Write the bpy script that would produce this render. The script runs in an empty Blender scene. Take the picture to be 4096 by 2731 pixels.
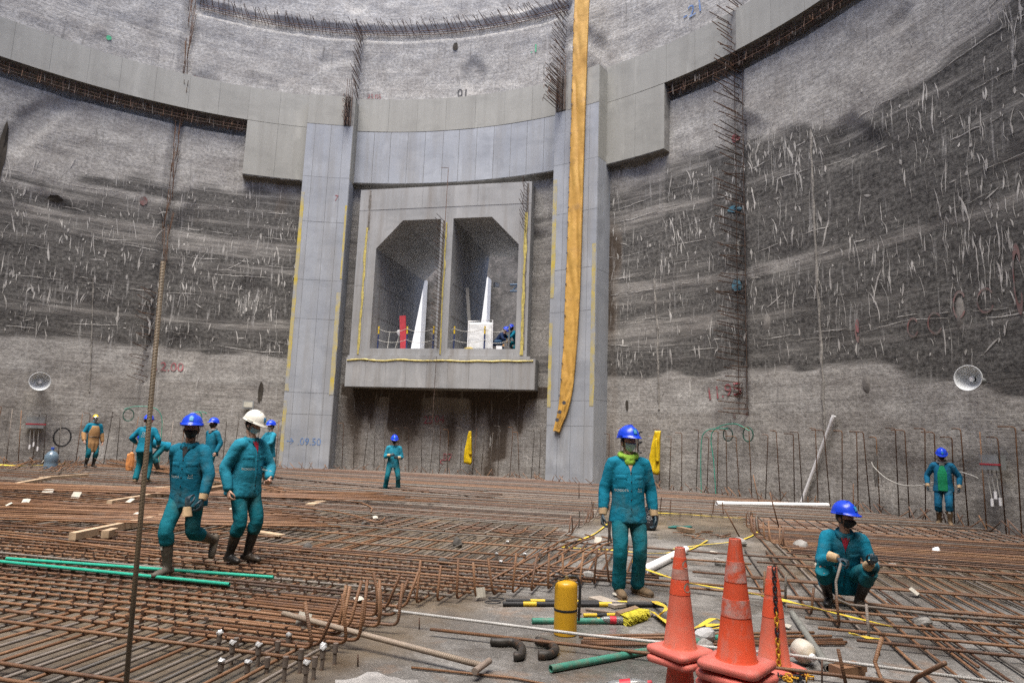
import bpy, math, random
from mathutils import Vector, Matrix, noise
from mathutils.bvhtree import BVHTree

random.seed(11)
RND = random.Random(5)
SC = bpy.context.scene
COL = SC.collection
R = math.radians

# ------------------------------------------------------------------ camera
F, PIT, ROL, EYE = 2664.75, 0.144085, 0.035577, 1.66      # focal length in 4096-px units, pitch, roll, eye height
cd = bpy.data.cameras.new('camera'); cam = bpy.data.objects.new('camera', cd); COL.objects.link(cam)
cd.sensor_width = 36; cd.lens = 36 * F / 4096; cd.clip_start = .05; cd.clip_end = 500
_cp, _sp, _cr, _sr = math.cos(PIT), math.sin(PIT), math.cos(ROL), math.sin(ROL)
_r0, _u0, _f0 = Vector((1, 0, 0)), Vector((0, -_sp, _cp)), Vector((0, _cp, _sp))
_x = _r0 * _cr + _u0 * _sr; _y = _u0 * _cr - _r0 * _sr
m = Matrix.Identity(4)
for i in range(3):
    m[i][0] = _x[i]; m[i][1] = _y[i]; m[i][2] = -_f0[i]
m[2][3] = EYE
cam.matrix_world = m
SC.camera = cam

# ------------------------------------------------------------------ sky, sun, exposure
SUN_EL, SUN_AZ = 70, 192          # azimuth the light comes from, clockwise from +Y
w = bpy.data.worlds.new('World'); SC.world = w; w.use_nodes = True
nt = w.node_tree; nt.nodes.clear()
wo = nt.nodes.new('ShaderNodeOutputWorld'); bg = nt.nodes.new('ShaderNodeBackground'); sk = nt.nodes.new('ShaderNodeTexSky')
sk.sky_type = 'NISHITA'; sk.sun_disc = False; sk.sun_elevation = R(SUN_EL); sk.sun_rotation = R(SUN_AZ)
sk.air_density = .32; sk.dust_density = 10.0; sk.ozone_density = 0.0; sk.altitude = 2600
bg.inputs['Strength'].default_value = .15
nt.links.new(sk.outputs[0], bg.inputs[0]); nt.links.new(bg.outputs[0], wo.inputs[0])
sd = bpy.data.lights.new('sun', 'SUN'); sd.energy = 1.5; sd.angle = R(40); sd.color = (1, .95, .86)
sun = bpy.data.objects.new('sun', sd); COL.objects.link(sun)
_d = Vector((math.sin(R(SUN_AZ)) * math.cos(R(SUN_EL)), math.cos(R(SUN_AZ)) * math.cos(R(SUN_EL)), math.sin(R(SUN_EL))))
sun.rotation_euler = _d.to_track_quat('Z', 'Y').to_euler(); sun.location = _d * 60
SC.view_settings.view_transform = 'Standard'; SC.view_settings.look = 'None'; SC.view_settings.gamma = 1
SC.view_settings.exposure = 2.15
try:
    SC.cycles.use_denoising = False
    SC.cycles.max_bounces = 5; SC.cycles.diffuse_bounces = 4; SC.cycles.glossy_bounces = 2; SC.cycles.transmission_bounces = 4
    SC.cycles.use_adaptive_sampling = True; SC.cycles.adaptive_threshold = .01
    SC.cycles.caustics_reflective = False; SC.cycles.caustics_refractive = False
except Exception:
    pass

# ------------------------------------------------------------------ measuring the place from the photograph
CX, CY = -7.0954, 10.8617          # shaft axis
RW, RB, RC = 18.3, 17.95, 17.3     # wall, lining beam and pillar face radius
K = 4096 / 2352

def ray(x, y):
    a = (x * K - 2048) / F; b = -(y * K - 1365.5) / F
    xc = a * _cr - b * _sr; yc = a * _sr + b * _cr
    return _r0 * xc + _u0 * yc + _f0

def G(x, y, z=0.0):                # point of the level z seen at x, y
    d = ray(x, y); return d * ((z - EYE) / d.z) + Vector((0, 0, EYE))

def D(x, y, dep):                  # point at distance dep (along +Y) seen at x, y
    d = ray(x, y); return d * (dep / d.y) + Vector((0, 0, EYE))

def cyl(phi, z, r):
    p = R(phi); return Vector((CX + r * math.sin(p), CY + r * math.cos(p), z))

def Wp(x, y, r=RW):                # phi, z of the shaft wall seen at x, y
    d = ray(x, y)
    a = d.x ** 2 + d.y ** 2; b = -2 * (d.x * CX + d.y * CY); c = CX * CX + CY * CY - r * r
    p = d * ((-b + math.sqrt(b * b - 4 * a * c)) / (2 * a)) + Vector((0, 0, EYE))
    return math.degrees(math.atan2(p.x - CX, p.y - CY)), p.z

PH0 = 13.0                         # the portal's axis
_a = Vector((math.sin(R(PH0)), math.cos(R(PH0)), 0)); _t = Vector((math.cos(R(PH0)), -math.sin(R(PH0)), 0))

def PU(u, q, z):                   # portal coordinates: sideways, outward from the shaft axis, up
    return Vector((CX, CY, 0)) + _a * q + _t * u + Vector((0, 0, z))

TH = R(-14)
GA = Vector((math.cos(TH), math.sin(TH), 0)); GB = Vector((-math.sin(TH), math.cos(TH), 0))

def AB(a, b, z=0):                 # coordinates of the reinforcement grid
    return GA * a + GB * b + Vector((0, 0, z))

def toAB(p): return p.x * GA.x + p.y * GA.y, p.x * GB.x + p.y * GB.y

# ------------------------------------------------------------------ objects
def link(o, parent=None):
    COL.objects.link(o)
    if parent is not None: o.parent = parent
    return o

def tag(o, label=None, cat=None, group=None, kind=None):
    if label: o['label'] = label
    if cat: o['category'] = cat
    if group: o['group'] = group
    if kind: o['kind'] = kind
    return o

def empty(name, loc=(0, 0, 0), rz=0, s=1):
    o = bpy.data.objects.new(name, None); o.location = loc; o.rotation_euler = (0, 0, rz); o.scale = (s, s, s)
    o.empty_display_size = .1
    return link(o)

class MB:
    def __init__(self): self.v = []; self.f = []; self.uv = None; self.mi = None
    def add(self, vs, fs):
        n = len(self.v); self.v.extend([tuple(p) for p in vs]); self.f.extend([tuple(i + n for i in f) for f in fs]); return self
    def box(self, lo, hi, M=None):
        x0, y0, z0 = lo; x1, y1, z1 = hi
        vs = [Vector(p) for p in ((x0, y0, z0), (x1, y0, z0), (x1, y1, z0), (x0, y1, z0), (x0, y0, z1), (x1, y0, z1), (x1, y1, z1), (x0, y1, z1))]
        if M is not None: vs = [M @ p for p in vs]
        return self.add(vs, [(3, 2, 1, 0), (4, 5, 6, 7), (0, 1, 5, 4), (1, 2, 6, 5), (2, 3, 7, 6), (3, 0, 4, 7)])
    def rings(self, rings, cap=True, closed=True):
        n = len(rings[0]); vs = [p for r in rings for p in r]; fs = []
        for i in range(len(rings) - 1):
            for j in range(n if closed else n - 1):
                k = (j + 1) % n
                fs.append((i * n + j, i * n + k, (i + 1) * n + k, (i + 1) * n + j))
        if cap:
            fs.append(tuple(range(n - 1, -1, -1))); m_ = (len(rings) - 1) * n; fs.append(tuple(range(m_, m_ + n)))
        return self.add(vs, fs)
    def tube(self, pts, rad, sides=8, cap=True, flat=1.0, up=None):
        pts = [Vector(p) for p in pts]
        if not hasattr(rad, '__len__'): rad = [rad] * len(pts)
        rings = []; ref = None
        for i, p in enumerate(pts):
            t = (pts[min(i + 1, len(pts) - 1)] - pts[max(i - 1, 0)])
            t = t.normalized() if t.length > 1e-9 else Vector((0, 0, 1))
            if ref is None:
                u = Vector(up) if up is not None else (Vector((0, 0, 1)) if abs(t.z) < .9 else Vector((1, 0, 0)))
            else: u = ref
            a = t.cross(u)
            a = a.normalized() if a.length > 1e-6 else t.orthogonal().normalized()
            b = a.cross(t).normalized(); ref = b
            rings.append([p + (a * math.cos(2 * math.pi * k / sides) + b * math.sin(2 * math.pi * k / sides) * flat) * rad[i] for k in range(sides)])
        return self.rings(rings, cap)
    def lathe(self, prof, sides=20, M=None, cap=True):
        rings = []
        for r, z in prof:
            ring = [Vector((r * math.cos(2 * math.pi * k / sides), r * math.sin(2 * math.pi * k / sides), z)) for k in range(sides)]
            rings.append([M @ p for p in ring] if M is not None else ring)
        return self.rings(rings, cap)
    def mesh(self, name='m', smooth=False):
        me = bpy.data.meshes.new(name); me.from_pydata(self.v, [], self.f)
        if smooth:
            me.polygons.foreach_set('use_smooth', [True] * len(me.polygons))
            if smooth != 2:
                try: me.set_sharp_from_angle(angle=R(42))
                except Exception: pass
        me.update(); return me
    def build(self, name, mat, parent=None, smooth=False):
        me = self.mesh(name, smooth)
        if mat is not None: me.materials.append(mat)
        return link(bpy.data.objects.new(name, me), parent)

def sphere_part(mb, c, r, seg=12, rg=8, sc=(1, 1, 1), M=None):
    rings = []
    for i in range(rg + 1):
        th = math.pi * i / rg
        th = min(max(th, .02), math.pi - .02)
        ring = []
        for k in range(seg):
            p = Vector((math.sin(th) * math.cos(2 * math.pi * k / seg) * sc[0], math.sin(th) * math.sin(2 * math.pi * k / seg) * sc[1], -math.cos(th) * sc[2])) * r
            if M is not None: p = M @ p
            ring.append(p + Vector(c))
        rings.append(ring)
    mb.rings(rings)

def catmull(pts, n=4):
    pts = [Vector(p) for p in pts]; out = []
    for i in range(len(pts) - 1):
        p0 = pts[max(i - 1, 0)]; p1 = pts[i]; p2 = pts[i + 1]; p3 = pts[min(i + 2, len(pts) - 1)]
        for k in range(n):
            t = k / n
            out.append(.5 * ((2 * p1) + (p2 - p0) * t + (2 * p0 - 5 * p1 + 4 * p2 - p3) * t * t + (3 * p1 - p0 - 3 * p2 + p3) * t ** 3))
    out.append(pts[-1]); return out

TMP = bpy.data.scenes.new('tmp')           # a scratch scene, so that evaluating one mesh does not re-evaluate everything
def evaluated(o):
    vl = TMP.view_layers[0]; vl.update(); dg = vl.depsgraph; dg.update(); return o.evaluated_get(dg)
_txt = {}
def text_mesh(s, size):
    if (s, size) not in _txt:
        c = bpy.data.curves.new('lettering', 'FONT'); c.body = s; c.size = size; c.align_x = 'CENTER'; c.align_y = 'CENTER'; c.resolution_u = 3
        o = bpy.data.objects.new('lettering', c); TMP.collection.objects.link(o)
        ev = evaluated(o); me = ev.to_mesh()
        _txt[(s, size)] = ([v.co.copy() for v in me.vertices], [tuple(p.vertices) for p in me.polygons])
        ev.to_mesh_clear(); bpy.data.objects.remove(o)
    return _txt[(s, size)]

# ------------------------------------------------------------------ materials
class MT:
    def __init__(self, name):
        self.m = bpy.data.materials.new(name); self.m.use_nodes = True; self.t = self.m.node_tree; self.t.nodes.clear()
        self.o = self.t.nodes.new('ShaderNodeOutputMaterial'); self.b = self.t.nodes.new('ShaderNodeBsdfPrincipled')
        self.t.links.new(self.b.outputs[0], self.o.inputs[0])
        self.tc = self.t.nodes.new('ShaderNodeTexCoord'); self.oi = None
    def put(self, sock, v):
        if hasattr(v, 'is_linked') or hasattr(v, 'links'): self.t.links.new(v, sock)
        elif v is not None:
            if hasattr(sock.default_value, '__len__') and not hasattr(v, '__len__'): v = (v, v, v)
            if hasattr(v, '__len__') and len(v) == 3 and len(sock.default_value) == 4: v = (*v, 1)
            sock.default_value = v
    def obj(self): return self.tc.outputs['Object']
    def uv(self): return self.tc.outputs['UV']
    def rnd(self):
        if self.oi is None: self.oi = self.t.nodes.new('ShaderNodeObjectInfo')
        return self.oi.outputs['Random']
    def map(self, vec, scale=(1, 1, 1), loc=(0, 0, 0), rot=(0, 0, 0)):
        n = self.t.nodes.new('ShaderNodeMapping'); self.put(n.inputs[0], vec); n.inputs['Location'].default_value = loc; n.inputs['Rotation'].default_value = rot; n.inputs['Scale'].default_value = scale
        return n.outputs[0]
    def noise(self, vec, scale=5, detail=4, rough=.55, dist=0, col=False):
        n = self.t.nodes.new('ShaderNodeTexNoise'); self.put(n.inputs['Vector'], vec)
        n.inputs['Scale'].default_value = scale; n.inputs['Detail'].default_value = detail; n.inputs['Roughness'].default_value = rough; n.inputs['Distortion'].default_value = dist
        return n.outputs['Color' if col else 'Fac']
    def voro(self, vec, scale=1, out='Distance', rand=1.0):
        n = self.t.nodes.new('ShaderNodeTexVoronoi'); self.put(n.inputs['Vector'], vec); n.inputs['Scale'].default_value = scale; n.inputs['Randomness'].default_value = rand
        return n.outputs[out]
    def mr(self, v, a, b, c=0., d=1., smooth=False):
        n = self.t.nodes.new('ShaderNodeMapRange')
        if smooth: n.interpolation_type = 'SMOOTHSTEP'
        self.put(n.inputs[0], v)
        for i, x in enumerate((a, b, c, d)): self.put(n.inputs[i + 1], x)
        return n.outputs[0]
    def ma(self, op, a, b=None, c=None):
        n = self.t.nodes.new('ShaderNodeMath'); n.operation = op; self.put(n.inputs[0], a)
        if b is not None: self.put(n.inputs[1], b)
        if c is not None: self.put(n.inputs[2], c)
        return n.outputs[0]
    def mix(self, f, a, b, blend='MIX'):
        n = self.t.nodes.new('ShaderNodeMix'); n.data_type = 'RGBA'; n.blend_type = blend
        self.put(n.inputs[0], f); self.put(n.inputs[6], a); self.put(n.inputs[7], b); return n.outputs[2]
    def ramp(self, f, stops):
        n = self.t.nodes.new('ShaderNodeValToRGB'); self.put(n.inputs[0], f); e = n.color_ramp.elements
        while len(e) < len(stops): e.new(.5)
        for i, (p, c) in enumerate(stops): e[i].position = p; e[i].color = (*c, 1)
        return n.outputs[0]
    def sep(self, v):
        n = self.t.nodes.new('ShaderNodeSeparateXYZ'); self.put(n.inputs[0], v); return n.outputs
    def comb(self, x, y, z):
        n = self.t.nodes.new('ShaderNodeCombineXYZ')
        for i, q in enumerate((x, y, z)): self.put(n.inputs[i], q)
        return n.outputs[0]
    def bump(self, h, strength=.3, dist=.01):
        n = self.t.nodes.new('ShaderNodeBump'); self.put(n.inputs['Height'], h); n.inputs['Strength'].default_value = strength; n.inputs['Distance'].default_value = dist
        self.t.links.new(n.outputs[0], self.b.inputs['Normal'])
    def done(self, col=None, rough=None, metal=None, spec=None):
        if col is not None: self.put(self.b.inputs['Base Color'], col)
        if rough is not None: self.put(self.b.inputs['Roughness'], rough)
        if metal is not None: self.put(self.b.inputs['Metallic'], metal)
        if spec is not None: self.put(self.b.inputs['Specular IOR Level'], spec)
        return self.m

def plain(name, col, rough=.6, var=.18, sc=6, dirt=None, damt=.0, dsc=3, bump=0, bsc=60, metal=0, spec=.4, bdist=.004):
    a = MT(name); n = a.noise(a.obj(), sc, 5, .6)
    lo = tuple(c * (1 - var) for c in col); hi = tuple(min(1, c * (1 + var)) for c in col)
    c = a.ramp(n, [(.3, lo), (.7, hi)])
    if dirt is not None:
        d = a.mr(a.noise(a.obj(), dsc, 6, .65), .62 - damt * .25, .75 - damt * .1)
        c = a.mix(a.ma('MULTIPLY', d, min(1, .55 + damt * .4)), c, dirt)
    if bump: a.bump(a.noise(a.obj(), bsc, 4, .6), bump, bdist)
    return a.done(c, rough, metal, spec)

def make_rust(name, stops, grey=.35, ribs=.28):
    a = MT(name); n = a.noise(a.obj(), 7, 5, .65)
    v = a.ma('ADD', a.ma('MULTIPLY', n, .75), a.ma('MULTIPLY', a.rnd(), .45))
    c = a.ramp(v, stops)
    g = a.mr(a.noise(a.map(a.obj(), loc=(3, 5, 1)), 3.0, 4, .6), .55, .7)
    c = a.mix(a.ma('MULTIPLY', g, grey), c, (.13, .12, .115))
    u = a.sep(a.uv())[1]
    rib = a.ma('SINE', a.ma('MULTIPLY', u, 2 * math.pi / .017))
    a.bump(a.ma('ADD', a.ma('MULTIPLY', rib, .7), a.noise(a.obj(), 90, 3)), ribs, .004)
    return a.done(c, .62, 0, .45)

RUST = make_rust('rust', [(.25, (.045, .027, .019)), (.5, (.10, .049, .027)), (.7, (.165, .084, .042)), (.9, (.24, .13, .07))], .45)
RUSTB = make_rust('rust_fresh', [(.25, (.085, .042, .024)), (.5, (.15, .072, .035)), (.75, (.225, .115, .058)), (.95, (.30, .175, .1))], .3)
RUSTD = make_rust('rust_dark', [(.25, (.03, .022, .018)), (.5, (.075, .042, .028)), (.8, (.15, .08, .05))], .5)
STEELB = make_rust('steel_bar', [(.25, (.06, .05, .045)), (.5, (.13, .115, .10)), (.85, (.24, .20, .17))], .6)
# ------------------------------------------------------------------ concrete
def shaft_material():
    a = MT('shaft_concrete'); uv = a.uv()                  # u = metres round the wall, v = height
    at = a.t.nodes.new('ShaderNodeAttribute'); at.attribute_name = 'mask'; k = a.sep(at.outputs['Color'])   # r strata, g damp, b tone, mostly paler higher up
    fine = a.noise(uv, 7.5, 4, .72); st = a.noise(a.map(uv, (.25, 4.2, 1)), 1, 5, .72, .4); dr = a.noise(a.map(uv, (7, .5, 1)), 1, 3, .6)
    spk = a.noise(uv, 1.1, 3, .6)
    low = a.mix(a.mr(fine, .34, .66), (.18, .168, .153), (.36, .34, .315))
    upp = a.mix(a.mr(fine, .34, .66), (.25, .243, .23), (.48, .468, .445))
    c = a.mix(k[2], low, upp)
    c = a.mix(a.mr(spk, .4, .7, 0, .5), c, (.17, .155, .143)); c = a.mix(a.mr(st, .6, .72, 0, .35), c, (.13, .12, .112))
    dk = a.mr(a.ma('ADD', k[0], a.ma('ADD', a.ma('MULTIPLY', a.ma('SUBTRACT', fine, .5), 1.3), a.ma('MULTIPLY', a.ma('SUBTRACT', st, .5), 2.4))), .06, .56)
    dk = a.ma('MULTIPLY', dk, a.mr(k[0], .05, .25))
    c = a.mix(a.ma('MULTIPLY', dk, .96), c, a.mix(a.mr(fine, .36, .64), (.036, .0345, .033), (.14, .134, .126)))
    wet = a.mr(a.ma('ADD', k[1], a.ma('MULTIPLY', a.ma('SUBTRACT', fine, .5), .55)), .42, .56)
    c = a.mix(a.ma('MULTIPLY', wet, .93), c, (.02, .014, .010))
    c = a.mix(a.ma('MULTIPLY', a.mr(k[1], .12, .4), .4), c, (.15, .115, .088))
    c = a.mix(a.mr(dr, .6, .72, 0, .55), c, (.42, .41, .395)); c = a.mix(a.mr(dr, .40, .28, 0, .45), c, (.10, .093, .087))
    h = a.ma('ADD', fine, a.ma('MULTIPLY', st, .8))
    a.bump(h, .7, .04)
    return a.done(c, .88, 0, .25)

def nz_(x, y, s=0.0): return noise.noise((x, y, s))
def wall_mask(phi, z):
    s = R(phi) * RW
    t = z + 2.2 * nz_(s * .1, 3) + .5 * nz_(s * .7, z * .6, 4)
    if phi < 14: z0, z1 = 4.75, 12.0
    else: z0, z1 = 4.0 - max(0, phi - 66) * .09, 11.6
    zone = max(0, min(1, (z1 - t) / .55)) * max(0, min(1, (z + .3 * nz_(s * .8, z, 2) - z0) / .3))
    if -1.3 < phi < 29.8: zone *= .25
    if 36 < phi < 44 and z > 9.5: zone *= .5
    band = .64 + .5 * nz_(s * .045 + .2 * z * .1, z * .9, 8) + .75 * nz_(s * .05, z * 2.5, 11) + .25 * nz_(s * .4, z * .5, 15)
    if phi > 50: band += .1
    d = zone * max(.12, min(1.1, band))
    w = 0
    if -.9 < phi < 29.4 and z < 3.75:
        w = .2 + .75 * nz_(s * .85 + 3, z * .28, 31) + .05 * (z - 1.5) + (.3 if z > 3.3 else 0)
        for pc, zb, wd, am in ((1.6, .3, .5, .5), (3.6, 1.9, .28, .55), (6.2, 2.0, .22, .5), (17.9, 1.2, .35, .65), (22.0, .9, .75, .75), (24.2, 1.9, .3, .5), (8.5, 2.6, .5, .3)):
            if z > zb - .3: w += am * math.exp(-((s - R(pc) * RW + .12 * nz_(z * 1.3, pc)) / (wd * (.5 + .5 * min(1, (z - zb + .3) / 1.6)))) ** 2) * min(1, (z - zb + .3) / .3)
    if -12 < phi < -8 and 9.5 < z < 12.8: w = .1 + .9 * nz_(s * 1.1, z * .5, 5) + (z - 11.6) * .45
    if 36 < phi < 38 and z < 12.7: w = .25 + .6 * nz_(s * 1.5, z * .5, 6)
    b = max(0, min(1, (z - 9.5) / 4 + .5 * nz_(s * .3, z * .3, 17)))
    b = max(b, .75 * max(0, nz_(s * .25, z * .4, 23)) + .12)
    if z0 - 1.2 < z < z0 + .2: b = max(b, .55 + .4 * nz_(s * .5, z, 3))
    return d, max(0, min(1, w)), max(0, min(1, b))

def cast_material(name, lo, hi, stain=(.2, .18, .16), uvv=False):
    a = MT(name); o = a.obj()
    n = a.noise(o, .7, 6, .6); f = a.noise(o, 9, 5, .65)
    c = a.ramp(n, [(.3, lo), (.7, hi)])
    c = a.mix(a.mr(a.rnd(), 0, 1, 0, .3), c, tuple(x * .86 for x in lo))
    c = a.mix(a.mr(a.noise(a.map(o, (2.5, 2.5, .18)), 1, 5, .6), .46, .72, 0, .75), c, stain)
    c = a.mix(a.mr(a.noise(a.map(o, (.5, .5, 1.1), (7, 3, 1)), 1, 6, .68), .5, .66, 0, .5), c, tuple(x * .72 for x in lo))
    c = a.mix(a.mr(a.noise(a.map(o, (1, 1, .3), (5, 2, 8)), 1.5, 5, .6), .58, .74, 0, .45), c, tuple(min(1, x * 1.3) for x in hi))
    holes = a.mr(a.voro(o, 5.0), .03, .06, 1, 0)
    c = a.mix(a.ma('MULTIPLY', holes, .5), c, (.1, .1, .1))
    a.bump(a.ma('ADD', f, a.ma('MULTIPLY', holes, -1)), .25, .01)
    return a.done(c, .7, 0, .35)

def slab_material():
    a = MT('slab_concrete'); o = a.obj()
    n = a.noise(o, .9, 7, .62); f = a.noise(o, 14, 6, .7); g = a.noise(o, 70, 3, .7)
    c = a.ramp(n, [(.3, (.07, .064, .058)), (.5, (.165, .155, .143)), (.7, (.34, .325, .305))])
    c = a.mix(a.mr(g, .56, .66, 0, .75), c, (.5, .48, .45))
    c = a.mix(a.mr(f, .4, .62, 0, .6), c, (.085, .078, .07))
    rs = a.mr(a.noise(a.map(o, (1, 1, 1), (4, 1, 0)), 1.6, 6, .65), .57, .72, 0, .55)
    c = a.mix(rs, c, (.23, .125, .06))
    # mud-brown water standing under the mats, damp patches elsewhere
    s = a.sep(o); ga = a.ma('ADD', a.ma('MULTIPLY', s[0], GA.x), a.ma('MULTIPLY', s[1], GA.y)); gb = a.ma('ADD', a.ma('MULTIPLY', s[0], GB.x), a.ma('MULTIPLY', s[1], GB.y))
    ww = a.ma('MULTIPLY', a.ma('SUBTRACT', a.noise(o, .8, 5, .6), .5), 2.4)
    pl = a.ma('MULTIPLY', a.mr(a.ma('ADD', ga, ww), -2.4, -1.7, 1, 0), a.mr(a.ma('ADD', gb, ww), 2.0, 4.2))
    pr = a.ma('MULTIPLY', a.mr(a.ma('ADD', ga, ww), .8, 1.8), a.mr(a.ma('ADD', gb, ww), 8.6, 9.8))
    pf = a.mr(a.ma('ADD', gb, ww), 12.5, 14)
    wet = a.ma('MAXIMUM', a.ma('MAXIMUM', pl, pr), pf)
    pud = a.mr(a.noise(a.map(o, loc=(9, 3, 0)), .75, 5, .6), .5, .58)
    c = a.mix(a.ma('MULTIPLY', wet, .9), c, a.mix(a.mr(n, .3, .7), (.085, .062, .04), (.16, .125, .085)))
    c = a.mix(a.ma('MULTIPLY', pud, .45), c, (.075, .068, .06))
    wm = a.ma('MAXIMUM', a.ma('MULTIPLY', wet, a.mr(a.noise(o, 2.2, 4), .4, .6)), a.ma('MULTIPLY', pud, .9))
    a.bump(a.ma('MULTIPLY', a.ma('ADD', f, a.ma('MULTIPLY', g, .5)), a.ma('SUBTRACT', 1, a.ma('MULTIPLY', wm, .8))), .7, .015)
    return a.done(c, a.mr(wm, 0, 1, .72, .13), 0, .5)

SHAFT = shaft_material()
BLUEC = cast_material('pillar_concrete', (.28, .30, .335), (.38, .40, .43), (.25, .248, .245))
GREYC = cast_material('band_concrete', (.30, .297, .272), (.34, .337, .308), (.25, .245, .222))
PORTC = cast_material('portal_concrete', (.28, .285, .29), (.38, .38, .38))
SLAB = slab_material()
JOINT = plain('joint', (.22, .215, .205), .9, .3, 3)
DARKC = plain('broken_concrete', (.16, .145, .13), .95, .4, 5, bump=.8, bsc=20, bdist=.03)
PALEC = plain('sunlit_look_concrete', (.75, .75, .74), .9, .1, 2)  # brightness of sunlit concrete put into the base colour
YPAINT = plain('yellow_paint', (.50, .385, .05), .75, .15, 5, (.31, .32, .33), 1.1, 1.7)
REDP = plain('red_paint', (.33, .07, .085), .8, .2, 8, (.22, .19, .18), .9, 7)
FADED = plain('faded_red_paint', (.22, .095, .09), .9, .2, 8, (.17, .155, .145), 1.2, 5)
BLUEP = plain('blue_paint', (.10, .2, .42), .8, .2, 8, (.30, .31, .33), .6, 9)
GREENP = plain('green_paint', (.08, .42, .22), .8, .2, 8)
BLACKP = plain('black_paint', (.05, .05, .055), .8, .2, 8)
TEALP = plain('teal_paint', (.06, .2, .28), .8, .2, 8, (.14, .14, .14), .8, 6)

# ------------------------------------------------------------------ shaft: floor and wall
mb = MB(); rings = []
for r in (.001, 4, 9, 14, 18.9):
    rings.append([cyl(k * 3.75, 0, r) for k in range(96)])
mb.rings(rings, cap=False); floor = mb.build('floor', SLAB); tag(floor, 'wet grey concrete floor of the shaft under the reinforcement', kind='structure')

CHASE = ((-25.0, 3.4, 23), (-1.6, 16.6, 23), (29.2, 16.6, 23), (53.5, 2.6, 23))
JNT = (-38.5, -11.5, 15, 41, 66)

def wall_r(phi, z):
    s = R(phi) * RW
    r = RW + .05 * noise.noise((s * .35, z * .35, 3)) + .035 * noise.noise((s * 1.3, z * 1.1, 9)) + .022 * noise.noise((s * 3.1, z * 2.6, 1))
    t = noise.noise((s * .25, z * 1.6, 5)); r += .025 * abs(t)
    k = noise.noise((s * .5, z * .45, 21))
    if k > .33: r += min(.16, (k - .33) * .8) * (1 if z > 10 else .5)
    for c, z0, z1 in CHASE:
        d = abs(phi - c)
        if d < .6 and z0 < z < z1: r += .12
    for c in JNT:
        d = abs(phi - c + .25 * noise.noise((z * .5, c, 0)))
        if d < .3: r += .035 * (1 - d / .3)
    if 14.72 < z < 15.36 and (phi < -16.45 or phi > 44.55): r += .34 + .08 * noise.noise((s * 2, z * 3, 0))
    if abs(z - 20.4) < .3 and -24.5 < phi < 30: r += .14 + .06 * noise.noise((s * 3, z * 4, 0))
    return r

phis = []; p_ = -50.0
while p_ < 88: phis.append(p_); p_ += .42 if -48 < p_ < 86 else 1
n_fine = len(phis)
while p_ < 310 - .01: phis.append(p_); p_ += 3.0
phis.append(310.0)
zs = [-.05 + i * .13 for i in range(178)] + [23.1]
HP0, HP1, HZ0, HZ1 = PH0 - 11.6, PH0 + 11.6, 5.05, 12.2
V = []; Fs = []; UVs = []
for p in phis:
    for z in zs:
        V.append(cyl(p, z, wall_r(p, z) if p < 88 else RW)); UVs.append((R(p) * RW, z))
nz = len(zs)
for i in range(len(phis) - 1):
    for j in range(nz - 1):
        pm = (phis[i] + phis[i + 1]) / 2; zm = (zs[j] + zs[j + 1]) / 2
        if HP0 < pm < HP1 and HZ0 < zm < HZ1: continue
        Fs.append((i * nz + j, i * nz + j + 1, (i + 1) * nz + j + 1, (i + 1) * nz + j))
me = bpy.data.meshes.new('shaft_wall'); me.from_pydata(V, [], Fs); me.materials.append(SHAFT)
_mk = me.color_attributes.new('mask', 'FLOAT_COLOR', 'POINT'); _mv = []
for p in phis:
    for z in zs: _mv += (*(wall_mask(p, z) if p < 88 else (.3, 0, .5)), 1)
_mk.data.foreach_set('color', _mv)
ul = me.uv_layers.new(name='UVMap'); vi = [0] * len(me.loops); me.loops.foreach_get('vertex_index', vi)
ul.data.foreach_set('uv', [c for i in vi for c in UVs[i]])
me.polygons.foreach_set('use_smooth', [True] * len(me.polygons)); me.update()
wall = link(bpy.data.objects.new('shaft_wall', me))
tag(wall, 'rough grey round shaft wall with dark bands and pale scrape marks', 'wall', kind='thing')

# pale scrapes left by the digging bucket, and pale ledges along the strata
SCRAPE = plain('scraped_concrete', (.42, .405, .38), .9, .28, 2.2, (.2, .185, .17), .6, 5, .5, 20, bdist=.02)
mb = MB(); rs = random.Random(3)
def stroke(pts, wd):
    rings = []
    n = len(pts)
    for i, (p, z) in enumerate(pts):
        q0, q1 = pts[max(i - 1, 0)], pts[min(i + 1, n - 1)]; dx, dz = (q1[0] - q0[0]) * .319, q1[1] - q0[1]; L = math.hypot(dx, dz) or 1
        w = wd * math.sin(math.pi * (i + .35) / (n + .0)) ** .6 * rs.uniform(.5, 1.3) if 0 < i < n - 1 else wd * .12
        ox, oz = math.degrees(-dz / L * w / RW), dx / L * w
        rings.append([cyl(p + ox, z + oz, wall_r(p + ox, z + oz) - .012), cyl(p, z, wall_r(p, z) - .016), cyl(p - ox, z - oz, wall_r(p - ox, z - oz) - .012)])
    mb.rings(rings, cap=False, closed=False)
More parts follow.
